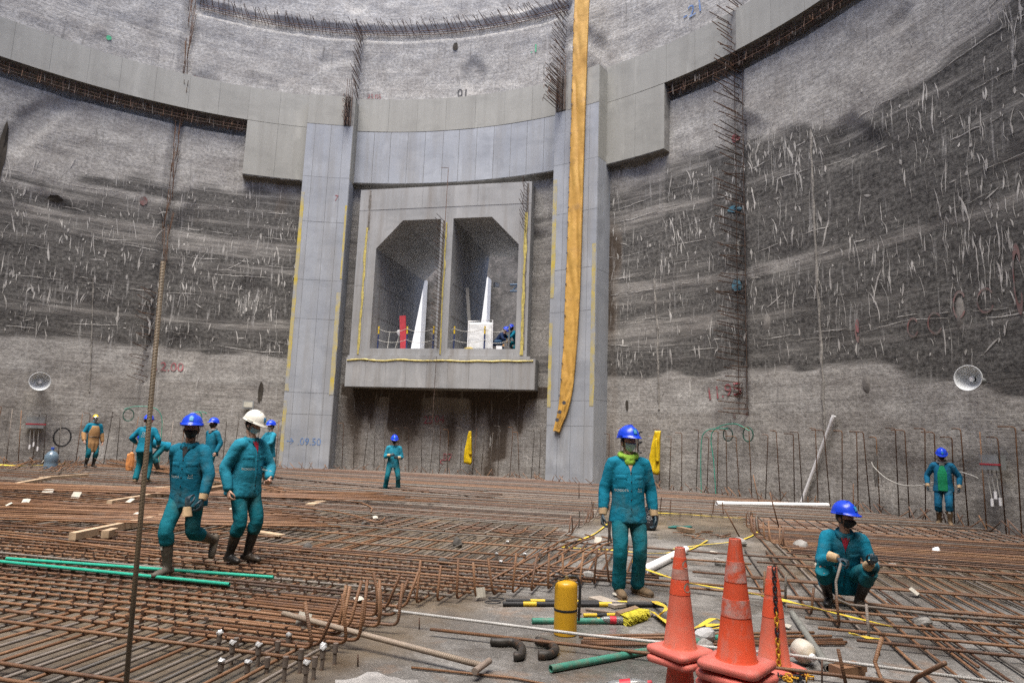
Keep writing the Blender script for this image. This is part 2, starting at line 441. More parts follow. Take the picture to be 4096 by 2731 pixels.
for i in range(10000):
    p = rs.uniform(-49, 87); z = rs.uniform(1.2, 20) if rs.random() < .4 else rs.uniform(3.8, 12)
    if -8.3 < p < -.8 or 29.2 < p < 36.6 or (HP0 - .5 < p < HP1 + .5 and HZ0 - .6 < z < HZ1 + .3): continue
    d, w, b = wall_mask(p, z)
    cl = nz_(p * .16, z * .4, 41)
    if rs.random() > (.10 + .9 * min(1, d) * (.55 + 1.2 * cl)): continue
    L = rs.choice((.1, .14, .2, .28, .36, .5, .8)) * rs.uniform(.7, 1.3); n = max(4, int(L / .1)); le = rs.gauss(-.02, .11); cu = rs.gauss(0, .2)
    if rs.random() < .03: le = rs.uniform(.8, 1.5) * rs.choice((-1, 1))
    wd = rs.choice((.006, .007, .009, .011, .014, .02, .03)) * rs.uniform(.8, 1.3); pts = []
    for k in range(n):
        t = k / (n - 1); a_ = le + cu * (t - .5); pts.append((p + math.degrees((math.sin(a_) * L * t + rs.gauss(0, .006)) / RW), z + math.cos(a_) * L * t))
    stroke(pts, wd)
for pa, pb, lv in ((-49, -8.6, (5.25, 5.75, 7.1, 8.3, 9.2, 10.1, 11.1)), (36.6, 86, (5.0, 5.3, 6.3, 7.3, 8.0, 8.8, 9.5, 10.3, 10.9))):
    for z in lv:                                       # broken pale ledges that run round the wall
        p = pa; sl = rs.uniform(-.01, .012)
        while p < pb:
            L = rs.choice((.3, .5, .9, 1.6, 2.6)) * rs.uniform(.6, 1.2); n = int(L / .12) + 4
            pts = [(q, z + sl * (q - pa) + .22 * nz_(q * .12, z, 2) + .03 * nz_(q * 1.4, z, 6)) for q in [p + math.degrees(L * k / n / RW) for k in range(n)]]
            if rs.random() < .8 and not any(53 < q < 54 for q, _ in pts): stroke(pts, rs.choice((.006, .008, .012, .018)))
            p = pts[-1][0] + math.degrees(rs.uniform(.05, 1.0) / RW)
o = mb.build('scrape_mark', SCRAPE, wall, 2); tag(o, kind='stuff')

def arc_block(name, mat, parent, p0, p1, z0, z1, r0, r1, step=.6, rag=0):
    """a curved block between two radii (r0 inner face)"""
    n = max(1, int(math.ceil((p1 - p0) / step))); rings = []
    for i in range(n + 1):
        p = p0 + (p1 - p0) * i / n
        dz = rag * noise.noise((p * 3, 1, z0)) if rag else 0
        rings.append([cyl(p, z0 + dz, r0), cyl(p, z1, r0), cyl(p, z1, r1), cyl(p, z0 + dz * .4, r1)])
    return MB().rings(rings).build(name, mat, parent)

def panels(parent, mat, p_edges, z_edges, r, gap=.008, th=.012, name='panel'):
    for i in range(len(p_edges) - 1):
        for j in range(len(z_edges) - 1):
            g = math.degrees(gap / 2 / r); t = th + RND.uniform(-.003, .004)
            arc_block(name, mat, parent, p_edges[i] + g, p_edges[i + 1] - g, z_edges[j] + gap / 2, z_edges[j + 1] - gap / 2, r - t, r + .01, 1.3)

def edges(a, b, n, j=.0): return [a] + [a + (b - a) * i / n + RND.uniform(-j, j) for i in range(1, n)] + [b]

def bar(name, pts, r, mat, parent=None, sides=6, cap=True):
    """a reinforcing bar: a tube with its length, in metres, in V"""
    mb = MB(); mb.tube(pts, r, sides, cap); me = mb.mesh(name, 2 if sides > 5 else True); me.materials.append(mat)
    ul = me.uv_layers.new(name='UVMap'); L = [0.0]
    for i in range(1, len(pts)): L.append(L[-1] + (Vector(pts[i]) - Vector(pts[i - 1])).length)
    n = len(me.loops); vi = [0] * n; me.loops.foreach_get('vertex_index', vi)
    ul.data.foreach_set('uv', [c for i in vi for c in ((i % sides) / sides, L[min(i // sides, len(L) - 1)])])
    return link(bpy.data.objects.new(name, me), parent)

def bend(p, d0, d1, rad, n=4):
    """points of a quarter bend that leaves along d0 and ends along d1, its corner at p"""
    p, d0, d1 = Vector(p), Vector(d0).normalized(), Vector(d1).normalized()
    a, c = p - d0 * rad, p + d1 * rad
    return [a * (1 - t) ** 2 + p * 2 * t * (1 - t) + c * t * t for t in [i / n for i in range(n + 1)]]

# lining: ring beam segments
beamL = arc_block('lining_beam', JOINT, None, -60, -7.4, 15.3, 16.85, RB, RW + .3)
tag(beamL, 'grey concrete lining band over a rebar slot, left of the pillar marked 7', 'beam', kind='thing')
panels(beamL, GREYC, edges(-60, -16.4, 11, .2) + edges(-16.4, -8.0, 2)[1:], [15.3, 16.85], RB)
arc_block('hanging_block', JOINT, beamL, -16.37, -7.9, 12.75, 15.295, RB + .004, RW + .3, .3, .05)
panels(beamL, GREYC, [-16.37, -12.2, -8.0], [12.78, 15.29], RB)
beamR = arc_block('lining_beam', JOINT, None, 35.6, 92, 15.25, 16.8, RB, RW + .3)
tag(beamR, 'grey concrete lining band curving overhead right of the yellow hanging sheet, rebar slot beneath', 'beam', kind='thing')
panels(beamR, GREYC, edges(36.1, 52.9, 4, .2), [15.25, 16.8], RB); panels(beamR, GREYC, edges(54.0, 92, 9, .2), [15.25, 16.8], RB)
arc_block('hanging_block', JOINT, beamR, 35.8, 44.4, 12.6, 15.245, RB + .004, RW + .3, .3, .02)
panels(beamR, GREYC, [36.1, 40.3, 44.38], [12.62, 15.24], RB)
beamC = arc_block('lintel_beam', JOINT, None, -1.3, 30, 12.8, 16.85, RB, RW + .35, .6, .03)
tag(beamC, 'curved concrete lintel spanning the two pillars above the twin opening, grey over bluish panels', 'beam', kind='thing')
panels(beamC, GREYC, edges(-1.0, 29.6, 7, .15), [15.28, 16.85], RB, .008)
panels(beamC, BLUEC, edges(-1.0, 29.6, 12, .1), [12.82, 15.26], RB, .018)

# pillars
ZED = [.0, 2.35, 3.25, 6.4, 8.1, 10.7, 12.75, 15.2]
def pillar(p0, p1, label, zt):
    o = arc_block('pillar', JOINT, None, p0, p1, -.05, zt, RC, RW + .2)
    tag(o, label, 'pillar', kind='thing')
    return o
pilL = pillar(-7.85, -1.15, 'pale pillar left of the twin opening, red 7 above, blue 09.50 near its foot', 16.6)
pe = [-7.85, -6.6, -4.3, -2.5, -1.15]
panels(pilL, BLUEC, pe, ZED, RC, .012); panels(pilL, GREYC, [-7.85, -2.6], [15.21, 16.6], RC)
pilR = pillar(29.6, 36.2, 'pale pillar right of the twin opening, half hidden behind the long yellow sheet', 16.6)
pe = [29.6, 31.2, 33.0, 34.9, 36.2]
panels(pilR, BLUEC, pe, [.0, 2.2, 3.15, 6.6, 8.3, 10.6, 12.7, 15.0], RC, .012); panels(pilR, GREYC, [31.5, 36.2], [15.01, 16.6], RC)
for p_, q_ in ((pilL, -1.15), (pilR, 36.2)):      # side faces (radial)
    for z0, z1 in zip([.0, 3.2, 8.2, 12.7], [3.2, 8.2, 12.7, 16.55]):
        n_ = Vector((math.cos(R(q_)), -math.sin(R(q_)), 0)) * .014
        a0, a1 = cyl(q_, z0 + .006, RC + .004), cyl(q_, z0 + .006, RW + .1)
        up = Vector((0, 0, z1 - z0 - .012))
        vs = [a0, a1, a1 + up, a0 + up]; vs += [v + n_ for v in vs]
        MB().add(vs, [(0, 1, 2, 3), (7, 6, 5, 4), (0, 4, 5, 1), (1, 5, 6, 2), (2, 6, 7, 3), (3, 7, 4, 0)]).build('panel', BLUEC if z1 < 13 else GREYC, p_)

def ystrip(parent, pa, pb, z0, z1, r=RC):
    n = int((z1 - z0) / .22); rings = []
    for i in range(n + 1):
        z = z0 + (z1 - z0) * i / n; w1 = .25 * noise.noise((z * 2, pa, 4)); 
        rings.append([cyl(pa, z, r - .0195), cyl(pb + w1 * (pb - pa), z, r - .0195), cyl(pb + w1 * (pb - pa), z, r - .015), cyl(pa, z, r - .015)])
    MB().rings(rings).build('paint_strip', YPAINT, parent)
ystrip(pilL, -7.84, -7.35, 3.3, 12.0); ystrip(pilL, -7.84, -7.35, .2, 2.9); ystrip(pilL, -1.75, -1.17, 3.2, 7.6); ystrip(pilL, -1.45, -1.17, 8.2, 11.5)
ystrip(pilR, 29.65, 30.2, 7.2, 12.1); ystrip(pilR, 29.62, 30.1, 2.9, 6.2); ystrip(pilR, 35.6, 36.18, 2.95, 9.2)

def mark(parent, s, phi, z, size, mat, r=None, rz=0):
    vs, fs = text_mesh(s, size); mb = MB(); out = []
    for v in vs:
        x = v.x * math.cos(rz) - v.y * math.sin(rz); y = v.x * math.sin(rz) + v.y * math.cos(rz)
        p = phi + math.degrees(x / RW)
        rr = r if r is not None else wall_r(p, z + y) - .03
        out.append(cyl(p, z + y, rr))
    mb.add(out, fs); return mb.build('painted_lettering', mat, parent)
def wmark(s, x, y, size, mat, rz=0):
    p, z = Wp(x, y); mark(wall, s, p, z, size, mat, None, rz)
wmark('12.00', 387, 843, .52, REDP, .03); wmark('11.95', 1660, 900, .62, REDP, .12); wmark('-21', 1594, 26, .7, BLUEP, .1)
wmark('25.05', 860, 223, .3, REDP); wmark('25.05', 462, 183, .3, REDP); wmark('.1', 1228, 113, .55, GREENP); wmark('01', 1063, 214, .55, BLACKP)
wmark('B7', 1028, 1050, .42, REDP); wmark('c', 1015, 1058, .42, REDP); wmark('25', 984, 965, .45, REDP); wmark('04', 1010, 963, .45, REDP)
mark(pilL, '7', *Wp(773, 456, RC), .38, REDP, RC - .02); p_, z_ = Wp(697, 1014, RC); mark(pilL, '\u2192 .09.50', p_, z_, .42, BLUEP, RC - .02)
def ringmark(x, y, rx, ry, mat=FADED, w=.035):
    p, z = Wp(x, y); mb = MB(); rings = []
    for k in range(19):
        a = 2 * math.pi * k / 22 + .6; pts = []
        for s_ in (1, 1 - w / rx):
            q = p + math.degrees(rx * s_ * math.cos(a) / RW); zz = z + ry * s_ * math.sin(a); pts.append(cyl(q, zz, wall_r(q, zz) - .03))
        rings.append(pts)
    mb.rings(rings, cap=False, closed=False); mb.build('painted_ring', mat, wall)
for x, y, a, b in ((2100, 752, .17, .26), (2150, 742, .2, .28), (2205, 700, .17, .35), (2265, 690, .22, .3), (1970, 762, .07, .3), (2340, 640, .12, .8), (1688, 955, .07, .07), (1712, 950, .07, .07)): ringmark(x, y, a, b)
def patch_mark(x, y, rx, ry, mat):
    p, z = Wp(x, y); mb = MB(); c = cyl(p, z, wall_r(p, z) - .03); ring = []
    for k in range(16):
        a = 2 * math.pi * k / 16; s_ = 1 + .35 * noise.noise((math.cos(a) * 2, math.sin(a) * 2, x)); q = p + math.degrees(rx * s_ * math.cos(a) / RW); zz = z + ry * s_ * math.sin(a); ring.append(cyl(q, zz, wall_r(q, zz) - .03))
    mb.add([c] + ring, [(0, i + 1, (i + 1) % 16 + 1) for i in range(16)]); mb.build('paint_or_shade_patch', mat, wall)
for x, y, a, b, m_ in ((1683, 315, .11, .15, REDP), (1690, 655, .16, .22, TEALP), (1685, 480, .25, .12, TEALP), (330, 462, .14, .2, FADED), (250, 88, .1, .1, GREENP), (1970, 748, .05, .2, REDP)): patch_mark(x, y, a, b, m_)

HOLESHADE = plain('hollow_shade', (.045, .038, .03), .95, .4, 4)  # flat dark patches: shade inside holes and cracks put into the colour
for x, y, a, b in ((6, 345, .13, 1.2), (128, 455, .25, .13), (598, 900, .1, .45), (1440, 1010 - 80, .06, .2), (1046, 108, .12, .2)): patch_mark(x, y, a, b, HOLESHADE)
def joint_strip(xs, wd):                                   # pale mortar squeezed out of a panel joint
    mb = MB(); pts = [Wp(x, y) for x, y in xs]; rings = []; n = 60
    for i in range(n + 1):
        t = i / n * (len(pts) - 1); k = min(int(t), len(pts) - 2); f = t - k; p = pts[k][0] + (pts[k + 1][0] - pts[k][0]) * f; z = pts[k][1] + (pts[k + 1][1] - pts[k][1]) * f
        w0 = math.degrees(wd * (.5 + .6 * nz_(z * 1.7, wd, 1)) / RW); w1 = math.degrees(wd * (.5 + .6 * nz_(z * 2.1, wd, 8)) / RW)
        rings.append([cyl(p - w0, z, wall_r(p - w0, z) - .01), cyl(p - w0 * .3, z, wall_r(p, z) - .03 - .03 * abs(nz_(z * 3, 4))), cyl(p + w1 * .4, z, wall_r(p, z) - .03 - .03 * abs(nz_(z * 4, 9))), cyl(p + w1, z, wall_r(p + w1, z) - .01)])
    mb.rings(rings, cap=False, closed=False); mb.build('mortar_seam', plain('seam_mortar', (.24, .225, .205), .92, .3, 4, (.12, .11, .1), .5, 3, .7, 14, bdist=.03) if 'seam_mortar' not in bpy.data.materials else bpy.data.materials['seam_mortar'], wall)
joint_strip([(1862, 300), (1868, 450), (1880, 700), (1890, 870), (1893, 1010)], .09); joint_strip([(1502, 640), (1510, 760), (1513, 940)], .08); joint_strip([(215, 640), (210, 800), (205, 900)], .05)
# patches of fresh mortar bulging from the wall
def lump(x, y, rx, ry, d, mat, name='mortar_patch'):
    p, z = Wp(x, y); mb = MB(); rings = []
    for i in range(6):
        t = i / 5; ring = []
        for k in range(14):
            a = 2 * math.pi * k / 14; s_ = t * (1 + .3 * noise.noise((math.cos(a) * 1.5, math.sin(a) * 1.5, x)))
            q = p + math.degrees(rx * max(s_, .01) * math.cos(a) / RW); zz = z + ry * max(s_, .01) * math.sin(a)
            ring.append(cyl(q, zz, wall_r(q, zz) - d * (1 - t * t) * (1 + .5 * noise.noise((q * 3, zz * 6, 0))) + .01 * t))
        rings.append(ring)
    mb.rings(rings, cap=False); mb.build(name, mat, wall, 2)
MORT = plain('mortar', (.18, .168, .155), .9, .25, 4, bump=.6, bsc=12, bdist=.02)
for x, y, a, b in ((2205, 720, .15, .4), (1990, 880, .16, .3), (1760, 740, .15, .3)): lump(x, y, a, b, .04, MORT)
# ------------------------------------------------------------------ the twin portal
Q0, Q1 = 17.2, 23.3
OP1 = [(-2.93, 5.25), (-2.93, 9.65), (-1.75, 10.88), (0.0, 10.88), (0.0, 5.25)]
OP2 = [(.55, 5.25), (.55, 10.88), (2.25, 10.88), (3.45, 9.65), (3.45, 5.25)]
portal = empty('twin_portal', PU(0, Q0, 4.9))
tag(portal, 'concrete box with two chamfered tunnel mouths set high in the wall between the pillars', 'portal')
def pp(name, mb, mat, parent=portal, smooth=False):
    o = mb.build(name, mat, None, smooth); o.parent = parent
    o.matrix_parent_inverse = Matrix.Translation(-Vector(parent.location)) if parent is portal else Matrix.Identity(4)
    return o
# front frame as a polygon strip round both mouths, then its depth
UL, UR, ZB, ZT, QB = -3.84, 3.94, 4.9, 12.36, 19.0
mb = MB()
def quadf(pts, q): mb.add([PU(u, q, z) for u, z in pts], [tuple(range(len(pts)))])
quadf([(UL, ZB), (OP1[0][0], ZB), (OP1[0][0], 10.88), (UL, 10.88)], Q0)
quadf([(OP1[0][0], ZB), (UR, ZB), (UR, 5.25), (OP1[0][0], 5.25)], Q0)
quadf([(UL, 10.88), (UR, 10.88), (UR, ZT), (UL, ZT)], Q0)
quadf([(0, 5.25), (.55, 5.25), (.55, 10.88), (0, 10.88)], Q0)
quadf([(3.45, 5.25), (UR, 5.25), (UR, 10.88), (3.45, 10.88)], Q0)
quadf([(-2.93, 9.65), (-1.75, 10.88), (-2.93, 10.88)], Q0); quadf([(2.25, 10.88), (3.45, 9.65), (3.45, 10.88)], Q0)
for (ua, za), (ub, zb) in (((UR, ZB), (UR, ZT)), ((UL, ZT), (UL, ZB)), ((UR, ZT), (UL, ZT)), ((UL, ZB), (UR, ZB))):
    mb.add([PU(ua, Q0, za), PU(ub, Q0, zb), PU(ub, QB, zb), PU(ua, QB, za)], [(0, 1, 2, 3)])
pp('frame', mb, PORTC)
# tunnel linings
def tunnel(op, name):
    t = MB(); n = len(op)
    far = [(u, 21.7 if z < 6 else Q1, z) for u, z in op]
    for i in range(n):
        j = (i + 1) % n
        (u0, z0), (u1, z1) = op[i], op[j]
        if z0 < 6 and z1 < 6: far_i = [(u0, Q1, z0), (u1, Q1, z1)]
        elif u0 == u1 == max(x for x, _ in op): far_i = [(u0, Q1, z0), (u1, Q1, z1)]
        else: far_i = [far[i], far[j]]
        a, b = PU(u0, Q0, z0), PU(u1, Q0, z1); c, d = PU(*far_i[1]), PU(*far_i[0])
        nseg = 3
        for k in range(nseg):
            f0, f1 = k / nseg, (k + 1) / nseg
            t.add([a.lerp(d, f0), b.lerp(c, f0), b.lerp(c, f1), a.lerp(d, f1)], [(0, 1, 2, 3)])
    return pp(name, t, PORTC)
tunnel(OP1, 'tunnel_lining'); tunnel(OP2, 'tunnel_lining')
# seams of the lining panels
for u in (-2.92, .56):
    for z in (6.7, 8.1):
        t = MB(); t.box((0, 0, 0), (.006, 1, .02)); 
        vs = [PU(u, Q0 + .3, z), PU(u, Q1 - 1.0, z), PU(u, Q1 - 1.0, z + .02), PU(u, Q0 + .3, z + .02)]
        t = MB().add(vs + [v + _t * .004 for v in vs], [(0, 1, 2, 3), (7, 6, 5, 4), (0, 4, 5, 1), (1, 5, 6, 2), (2, 6, 7, 3), (3, 7, 4, 0)]); pp('seam', t, JOINT)
def ubox(name, u0, u1, q0, q1, z0, z1, mat, parent=portal, smooth=False):
    t = MB(); c = [PU(u, q, z) for z in (z0, z1) for u, q in ((u0, q0), (u1, q0), (u1, q1), (u0, q1))]
    t.add(c, [(3, 2, 1, 0), (4, 5, 6, 7), (0, 1, 5, 4), (1, 2, 6, 5), (2, 3, 7, 6), (3, 0, 4, 7)]); return pp(name, t, mat, parent, smooth)
# face panels
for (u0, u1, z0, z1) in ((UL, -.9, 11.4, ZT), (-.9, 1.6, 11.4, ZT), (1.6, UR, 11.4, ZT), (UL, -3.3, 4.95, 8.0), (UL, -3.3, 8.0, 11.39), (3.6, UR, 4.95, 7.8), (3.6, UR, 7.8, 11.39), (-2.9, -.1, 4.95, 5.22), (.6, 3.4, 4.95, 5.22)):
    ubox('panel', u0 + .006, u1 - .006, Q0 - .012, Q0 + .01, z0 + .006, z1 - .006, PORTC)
# sill beam
sill = ubox('sill_beam', -3.9, 4.32, Q0 - .13, QB - .1, 3.58, 4.84, JOINT)
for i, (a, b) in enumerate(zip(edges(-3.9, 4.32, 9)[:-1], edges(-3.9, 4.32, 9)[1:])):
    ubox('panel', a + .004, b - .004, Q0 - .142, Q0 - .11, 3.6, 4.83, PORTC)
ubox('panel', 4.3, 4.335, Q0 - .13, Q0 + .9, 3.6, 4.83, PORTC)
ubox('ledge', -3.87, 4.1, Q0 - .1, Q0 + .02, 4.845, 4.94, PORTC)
YTAPE = plain('yellow_foil', (.52, .43, .13), .45, .3, 12, (.2, .17, .06), .5, 9, .6, 25)
def foil(pts, wdt, name='foil_strip'):
    t = MB(); rings = []; pts = catmull(pts, 3)
    for i, p in enumerate(pts):
        k = .7 + .5 * noise.noise((i * .6, wdt * 9, p.x)); d = (pts[min(i + 1, len(pts) - 1)] - pts[max(i - 1, 0)]).normalized(); s_ = d.cross(_a).normalized() * wdt * k * .5
        o_ = _a * (-.02 - .03 * abs(noise.noise((i * .5, 2, p.z))))
        rings.append([p + s_, p + s_ * .2 + o_, p - s_ * .4 + o_ * .5, p - s_, p - s_ * .3 - o_ * .1, p + s_ * .4 - o_ * .1])
    t.rings(rings); return pp(name, t, YTAPE, portal, True)
def vfoil(u, z0, z1, w_): foil([PU(u + .05 * noise.noise((z * 1.3, u, 0)), Q0 - .03, z) for z in [z0 + (z1 - z0) * i / 12 for i in range(13)]], w_)
vfoil(-3.42, 5.0, 10.6, .14); vfoil(.25, 5.0, 10.7, .09); vfoil(3.72, 5.0, 11.0, .16)
foil([PU(u, Q0 - .16, 4.72 + .06 * noise.noise((u * 1.1, 3, 0))) for u in [-3.85 + 8.1 * i / 24 for i in range(25)]], .11)
# exposed joint grooves with starter bars
for u, z0, z1 in ((-3.36, 10.5, 12.3), (3.78, 5.2, 12.3), (.14, 5.3, 10.8)):
    t = MB(); rings = []
    for i in range(40):
        z = z0 + (z1 - z0) * i / 39; w_ = .05 + .04 * noise.noise((z * 5, u, 0))
        rings.append([PU(u - w_, Q0 - .016, z), PU(u + w_, Q0 - .016, z), PU(u + w_, Q0 - .002, z), PU(u - w_, Q0 - .002, z)])
    t.rings(rings); pp('chipped_joint', t, DARKC)
def pbar(pts, r=.012, mat=RUSTD, parent=portal, name='starter_bar'):
    o = bar(name, pts, r, mat, None, 5); o.parent = parent; o.matrix_parent_inverse = Matrix.Translation(-Vector(parent.location)); return o
for i in range(34):
    z = 5.3 + i * .165; pbar([PU(.16, Q0, z), PU(.16 - RND.uniform(.0, .12), Q0 - RND.uniform(.75, .95), z + RND.uniform(-.04, .1))])
for i in range(14):
    z = 10.2 + i * .155; pbar([PU(3.76, Q0, z), PU(3.68, Q0 - .35, z + .02), PU(3.6 + RND.uniform(-.1, .1), Q0 - .5, z + RND.uniform(.2, .4))])
pbar([PU(.22, Q0 - .33, 4.9), PU(.2, Q0 - .36, 2.0)]); p0 = PU(.35, RB - 1.0, 10.5)
pbar([PU(.28, Q0 - .3, 10.3), PU(.3, Q0 - .28, 12.9), PU(.3, Q0 - .28, 13.05), PU(.0, Q0 - .35, 13.05)], .014)

# second shaft seen through the tunnels
mb = MB()
mb.add([PU(-12, 20, 5.0), PU(8, 20, 5.0), PU(8, 32, 5.0), PU(-12, 32, 5.0)], [(0, 1, 2, 3)]); back_floor = mb.build('tunnel_floor', plain('bounce_concrete', (.5, .49, .47), .9)); tag(back_floor, kind='structure')  # floor colour kept pale to bounce light up into the tunnels
mb = MB(); rings = []
for i in range(60):
    u = -14 + 22 * i / 59
    rings.append([PU(u, 30.6 + .1 * noise.noise((u * 1.2, z, 3)), z) for z in [4.9 + .3 * k for k in range(28)]])
mb.rings(rings, cap=False, closed=False)
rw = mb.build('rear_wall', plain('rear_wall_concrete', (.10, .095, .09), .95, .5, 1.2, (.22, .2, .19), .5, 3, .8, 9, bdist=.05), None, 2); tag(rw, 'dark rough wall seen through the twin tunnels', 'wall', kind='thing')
for u0, u1, lab in ((-13, -5.4, 'left'), (-2.9, -1.2, 'right')):  # piers added for the bright strips, their sunlit look is white colour
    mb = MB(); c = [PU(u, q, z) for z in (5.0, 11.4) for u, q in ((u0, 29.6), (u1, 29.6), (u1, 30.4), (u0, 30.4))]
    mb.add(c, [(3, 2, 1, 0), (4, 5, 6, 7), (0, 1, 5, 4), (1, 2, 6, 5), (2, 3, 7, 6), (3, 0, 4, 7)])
    o = mb.build('bright_strip_pier', PALEC); tag(o, 'added white pier, sunlit look in its colour, at the far end of the %s tunnel' % lab, 'pier', kind='thing')
BLUES = plain('blue_steel', (.06, .14, .25), .5)
mb = MB()
for z in (9.35, 9.7): mb.tube([PU(1.4, 24.6, z), PU(4.2, 24.6, z)], .05, 6)
for u in (1.5, 2.2, 2.9, 3.6): mb.tube([PU(u, 24.6, 9.35), PU(u + .35, 24.6, 9.7)], .03, 5)
tag(mb.build('steel_truss', BLUES), 'blue steel truss crossing high behind the right tunnel mouth', 'truss')
ORW = plain('orange_wood', (.36, .19, .07), .8)
for u in (1.2, 2.25):
    o = MB().box((-.18, -.05, -.06), (.18, .05, .06), Matrix.Translation(PU(u - 1.6, 30.4, 7.3))).build('wood_block', ORW); tag(o, 'small orange wood block fixed on the dark wall behind the right tunnel, %s one' % ('first' if u < 2 else 'second'), 'block', 'wood blocks behind the tunnel')

# things on the portal floor
PZ = 5.25
YEL = plain('yellow_gloss', (.62, .43, .03), .5, .1); NAVY = plain('navy_paint', (.03, .045, .12), .55)
WROPE = plain('white_rope', (.42, .41, .38), .9); REDB = plain('red_board', (.45, .045, .06), .6)
posts = []
for i, (x, y) in enumerate(((857, 800), (926, 800), (987, 800), (1036, 800), (1106, 800))):
    u = (-2.72, -1.4, -.2, .72, 2.05)[i]; q = Q0 + .35
    e = empty('barrier_post', PU(u, q, PZ)); tag(e, 'yellow topped navy barrier post at the portal edge, %s from the left' % ('first', 'second', 'third', 'fourth', 'fifth')[i], 'post', 'barrier posts')
    MB().tube([(0, 0, 0), (0, 0, .68)], .035, 8).build('pole', NAVY, e, True); MB().tube([(0, 0, .681), (0, 0, 1.0)], .037, 8).build('top_sleeve', YEL, e, True)
    MB().lathe([(.09, 0), (.09, .02), (.04, .04)], 12).build('base', NAVY, e, True); posts.append((u, q))
e = empty('scaffold_post', PU(3.1, Q0 + .35, PZ)); tag(e, 'grey metal post beside the kneeling men', 'post'); MB().tube([(0, 0, 0), (0, 0, 1.05)], .03, 8).build('pole', plain('galvanised', (.3, .3, .3), .4, metal=.6), e, True); MB().lathe([(.08, 0), (.08, .02), (.03, .04)], 12).build('base', NAVY, e)
posts.append((3.1, Q0 + .35))
for k in range(len(posts) - 1):
    for h, nm in ((.9, 'upper'), (.42, 'lower')):
        (u0, q0), (u1, q1) = posts[k], posts[k + 1]; sag = .1 + .08 * RND.random()
        pts = [PU(u0 + (u1 - u0) * t, q0 - .04, PZ + h - sag * 4 * t * (1 - t)) for t in [i / 10 for i in range(11)]]
        tag(MB().tube(pts, .011, 5).build('barrier_rope', WROPE, None, True), 'white rope, %s strand between the %s barrier posts' % (nm, ('first and second', 'second and third', 'third and fourth', 'fourth and fifth', 'fifth and grey')[k]), 'rope', 'barrier ropes')
e = MB(); Mx = Matrix.Translation(PU(-1.78, Q0 + 1.0, PZ)) @ Matrix.Rotation(-R(PH0), 4, 'Z') @ Matrix.Rotation(R(-5), 4, 'Y')
e.box((-.14, -.03, 0), (.14, .03, 1.6), Mx); tag(e.build('red_board', REDB), 'red board leaning inside the left tunnel', 'board')
e = empty('white_screen', PU(1.82, Q0 + .55, PZ), -R(PH0)); tag(e, 'white sheet on a white pipe frame at the portal edge', 'screen')
PVC = plain('white_plastic', (.88, .88, .89), .35, .05); SHEET = plain('white_sheet', (.68, .69, .69), .6, .08, 3, bump=.4, bsc=6, bdist=.03)
MB().tube([(-.55, 0, 0), (-.55, 0, 1.25), (.5, 0, 1.3), (.52, 0, 0), (-.55, 0, .03)], .028, 8).build('pipe_frame', PVC, e, True)
t = MB(); t.rings([[Vector((-.52 + 1.0 * i / 14, -.01 + .03 * noise.noise((i * .5, k * .6, 3)), .04 + 1.16 * k / 14)) for k in range(15)] for i in range(15)], cap=False, closed=False)
o = t.build('sheet', SHEET, e, 2); mo = o.modifiers.new('s', 'SOLIDIFY'); mo.thickness = .006
WOOD = plain('timber', (.45, .33, .22), .8, .25, 5, (.25, .17, .1), .4, 4, .3, 30); WOODD = plain('timber_weathered', (.24, .16, .10), .85, .3, 5, (.12, .08, .05), .5, 4, .4, 30)
o = MB().box((-.07, -.03, 0), (.07, .03, 3.0), Matrix.Translation(PU(1.1, Q0 + 1.7, PZ)) @ Matrix.Rotation(-R(PH0), 4, 'Z') @ Matrix.Rotation(R(-6), 4, 'Y')).build('plank', plain('grey_plank', (.33, .32, .3), .8)); tag(o, 'pale plank leaning on the wall inside the right tunnel', 'plank')
o = MB(); o.tube([PU(-2.6, Q0 + 1.1, PZ), PU(-2.75, Q0 + 1.6, PZ + 1.0)], .02, 6); tag(o.build('leaning_rod', WROPE), 'pale rod leaning in the left tunnel near the first post', 'rod')
e = empty('bucket_lamp', PU(-2.15, Q0 + 1.3, PZ)); tag(e, 'small white lamp on a tripod inside the left tunnel', 'lamp')
for a in (0, 2.1, 4.2): MB().tube([(0, 0, .75), (.3 * math.cos(a), .3 * math.sin(a), 0)], .012, 5).build('leg', WROPE, e)
o = MB(); o.lathe([(.06, .74), (.12, .86), (.13, .95), (.06, 1.0)], 12); o.build('lamp_head', PVC, e, True)
o = MB(); o.box((-.12, -.1, 0), (.12, .1, .13)); t = o.build('plastic_tub', PVC); t.location = PU(2.75, Q0 + .12, PZ); tag(t, 'small white tub on the portal floor before the kneeling men', 'tub')
o = MB(); sphere_part(o, (0, 0, .06), .2, 10, 6, (1.2, .8, .5)); t = o.build('yellow_sack', plain('sack', (.35, .27, .08), .9, .4, 9)); t.location = PU(1.35, Q0 + .6, PZ); tag(t, 'crumpled yellow sack on the portal floor beside the white screen', 'sack')
e = empty('floodlight', PU(1.0, 23.2, 9.35)); tag(e, 'small square floodlight under the roof at the end of the right tunnel', 'floodlight')
MB().box((-.15, -.06, -.12), (.15, .06, .12), Matrix.Rotation(.5, 4, 'Z')).build('lamp_body', WROPE, e); MB().box((-.12, -.075, -.1), (.12, -.062, .1), Matrix.Rotation(.5, 4, 'Z')).build('glass', PVC, e)

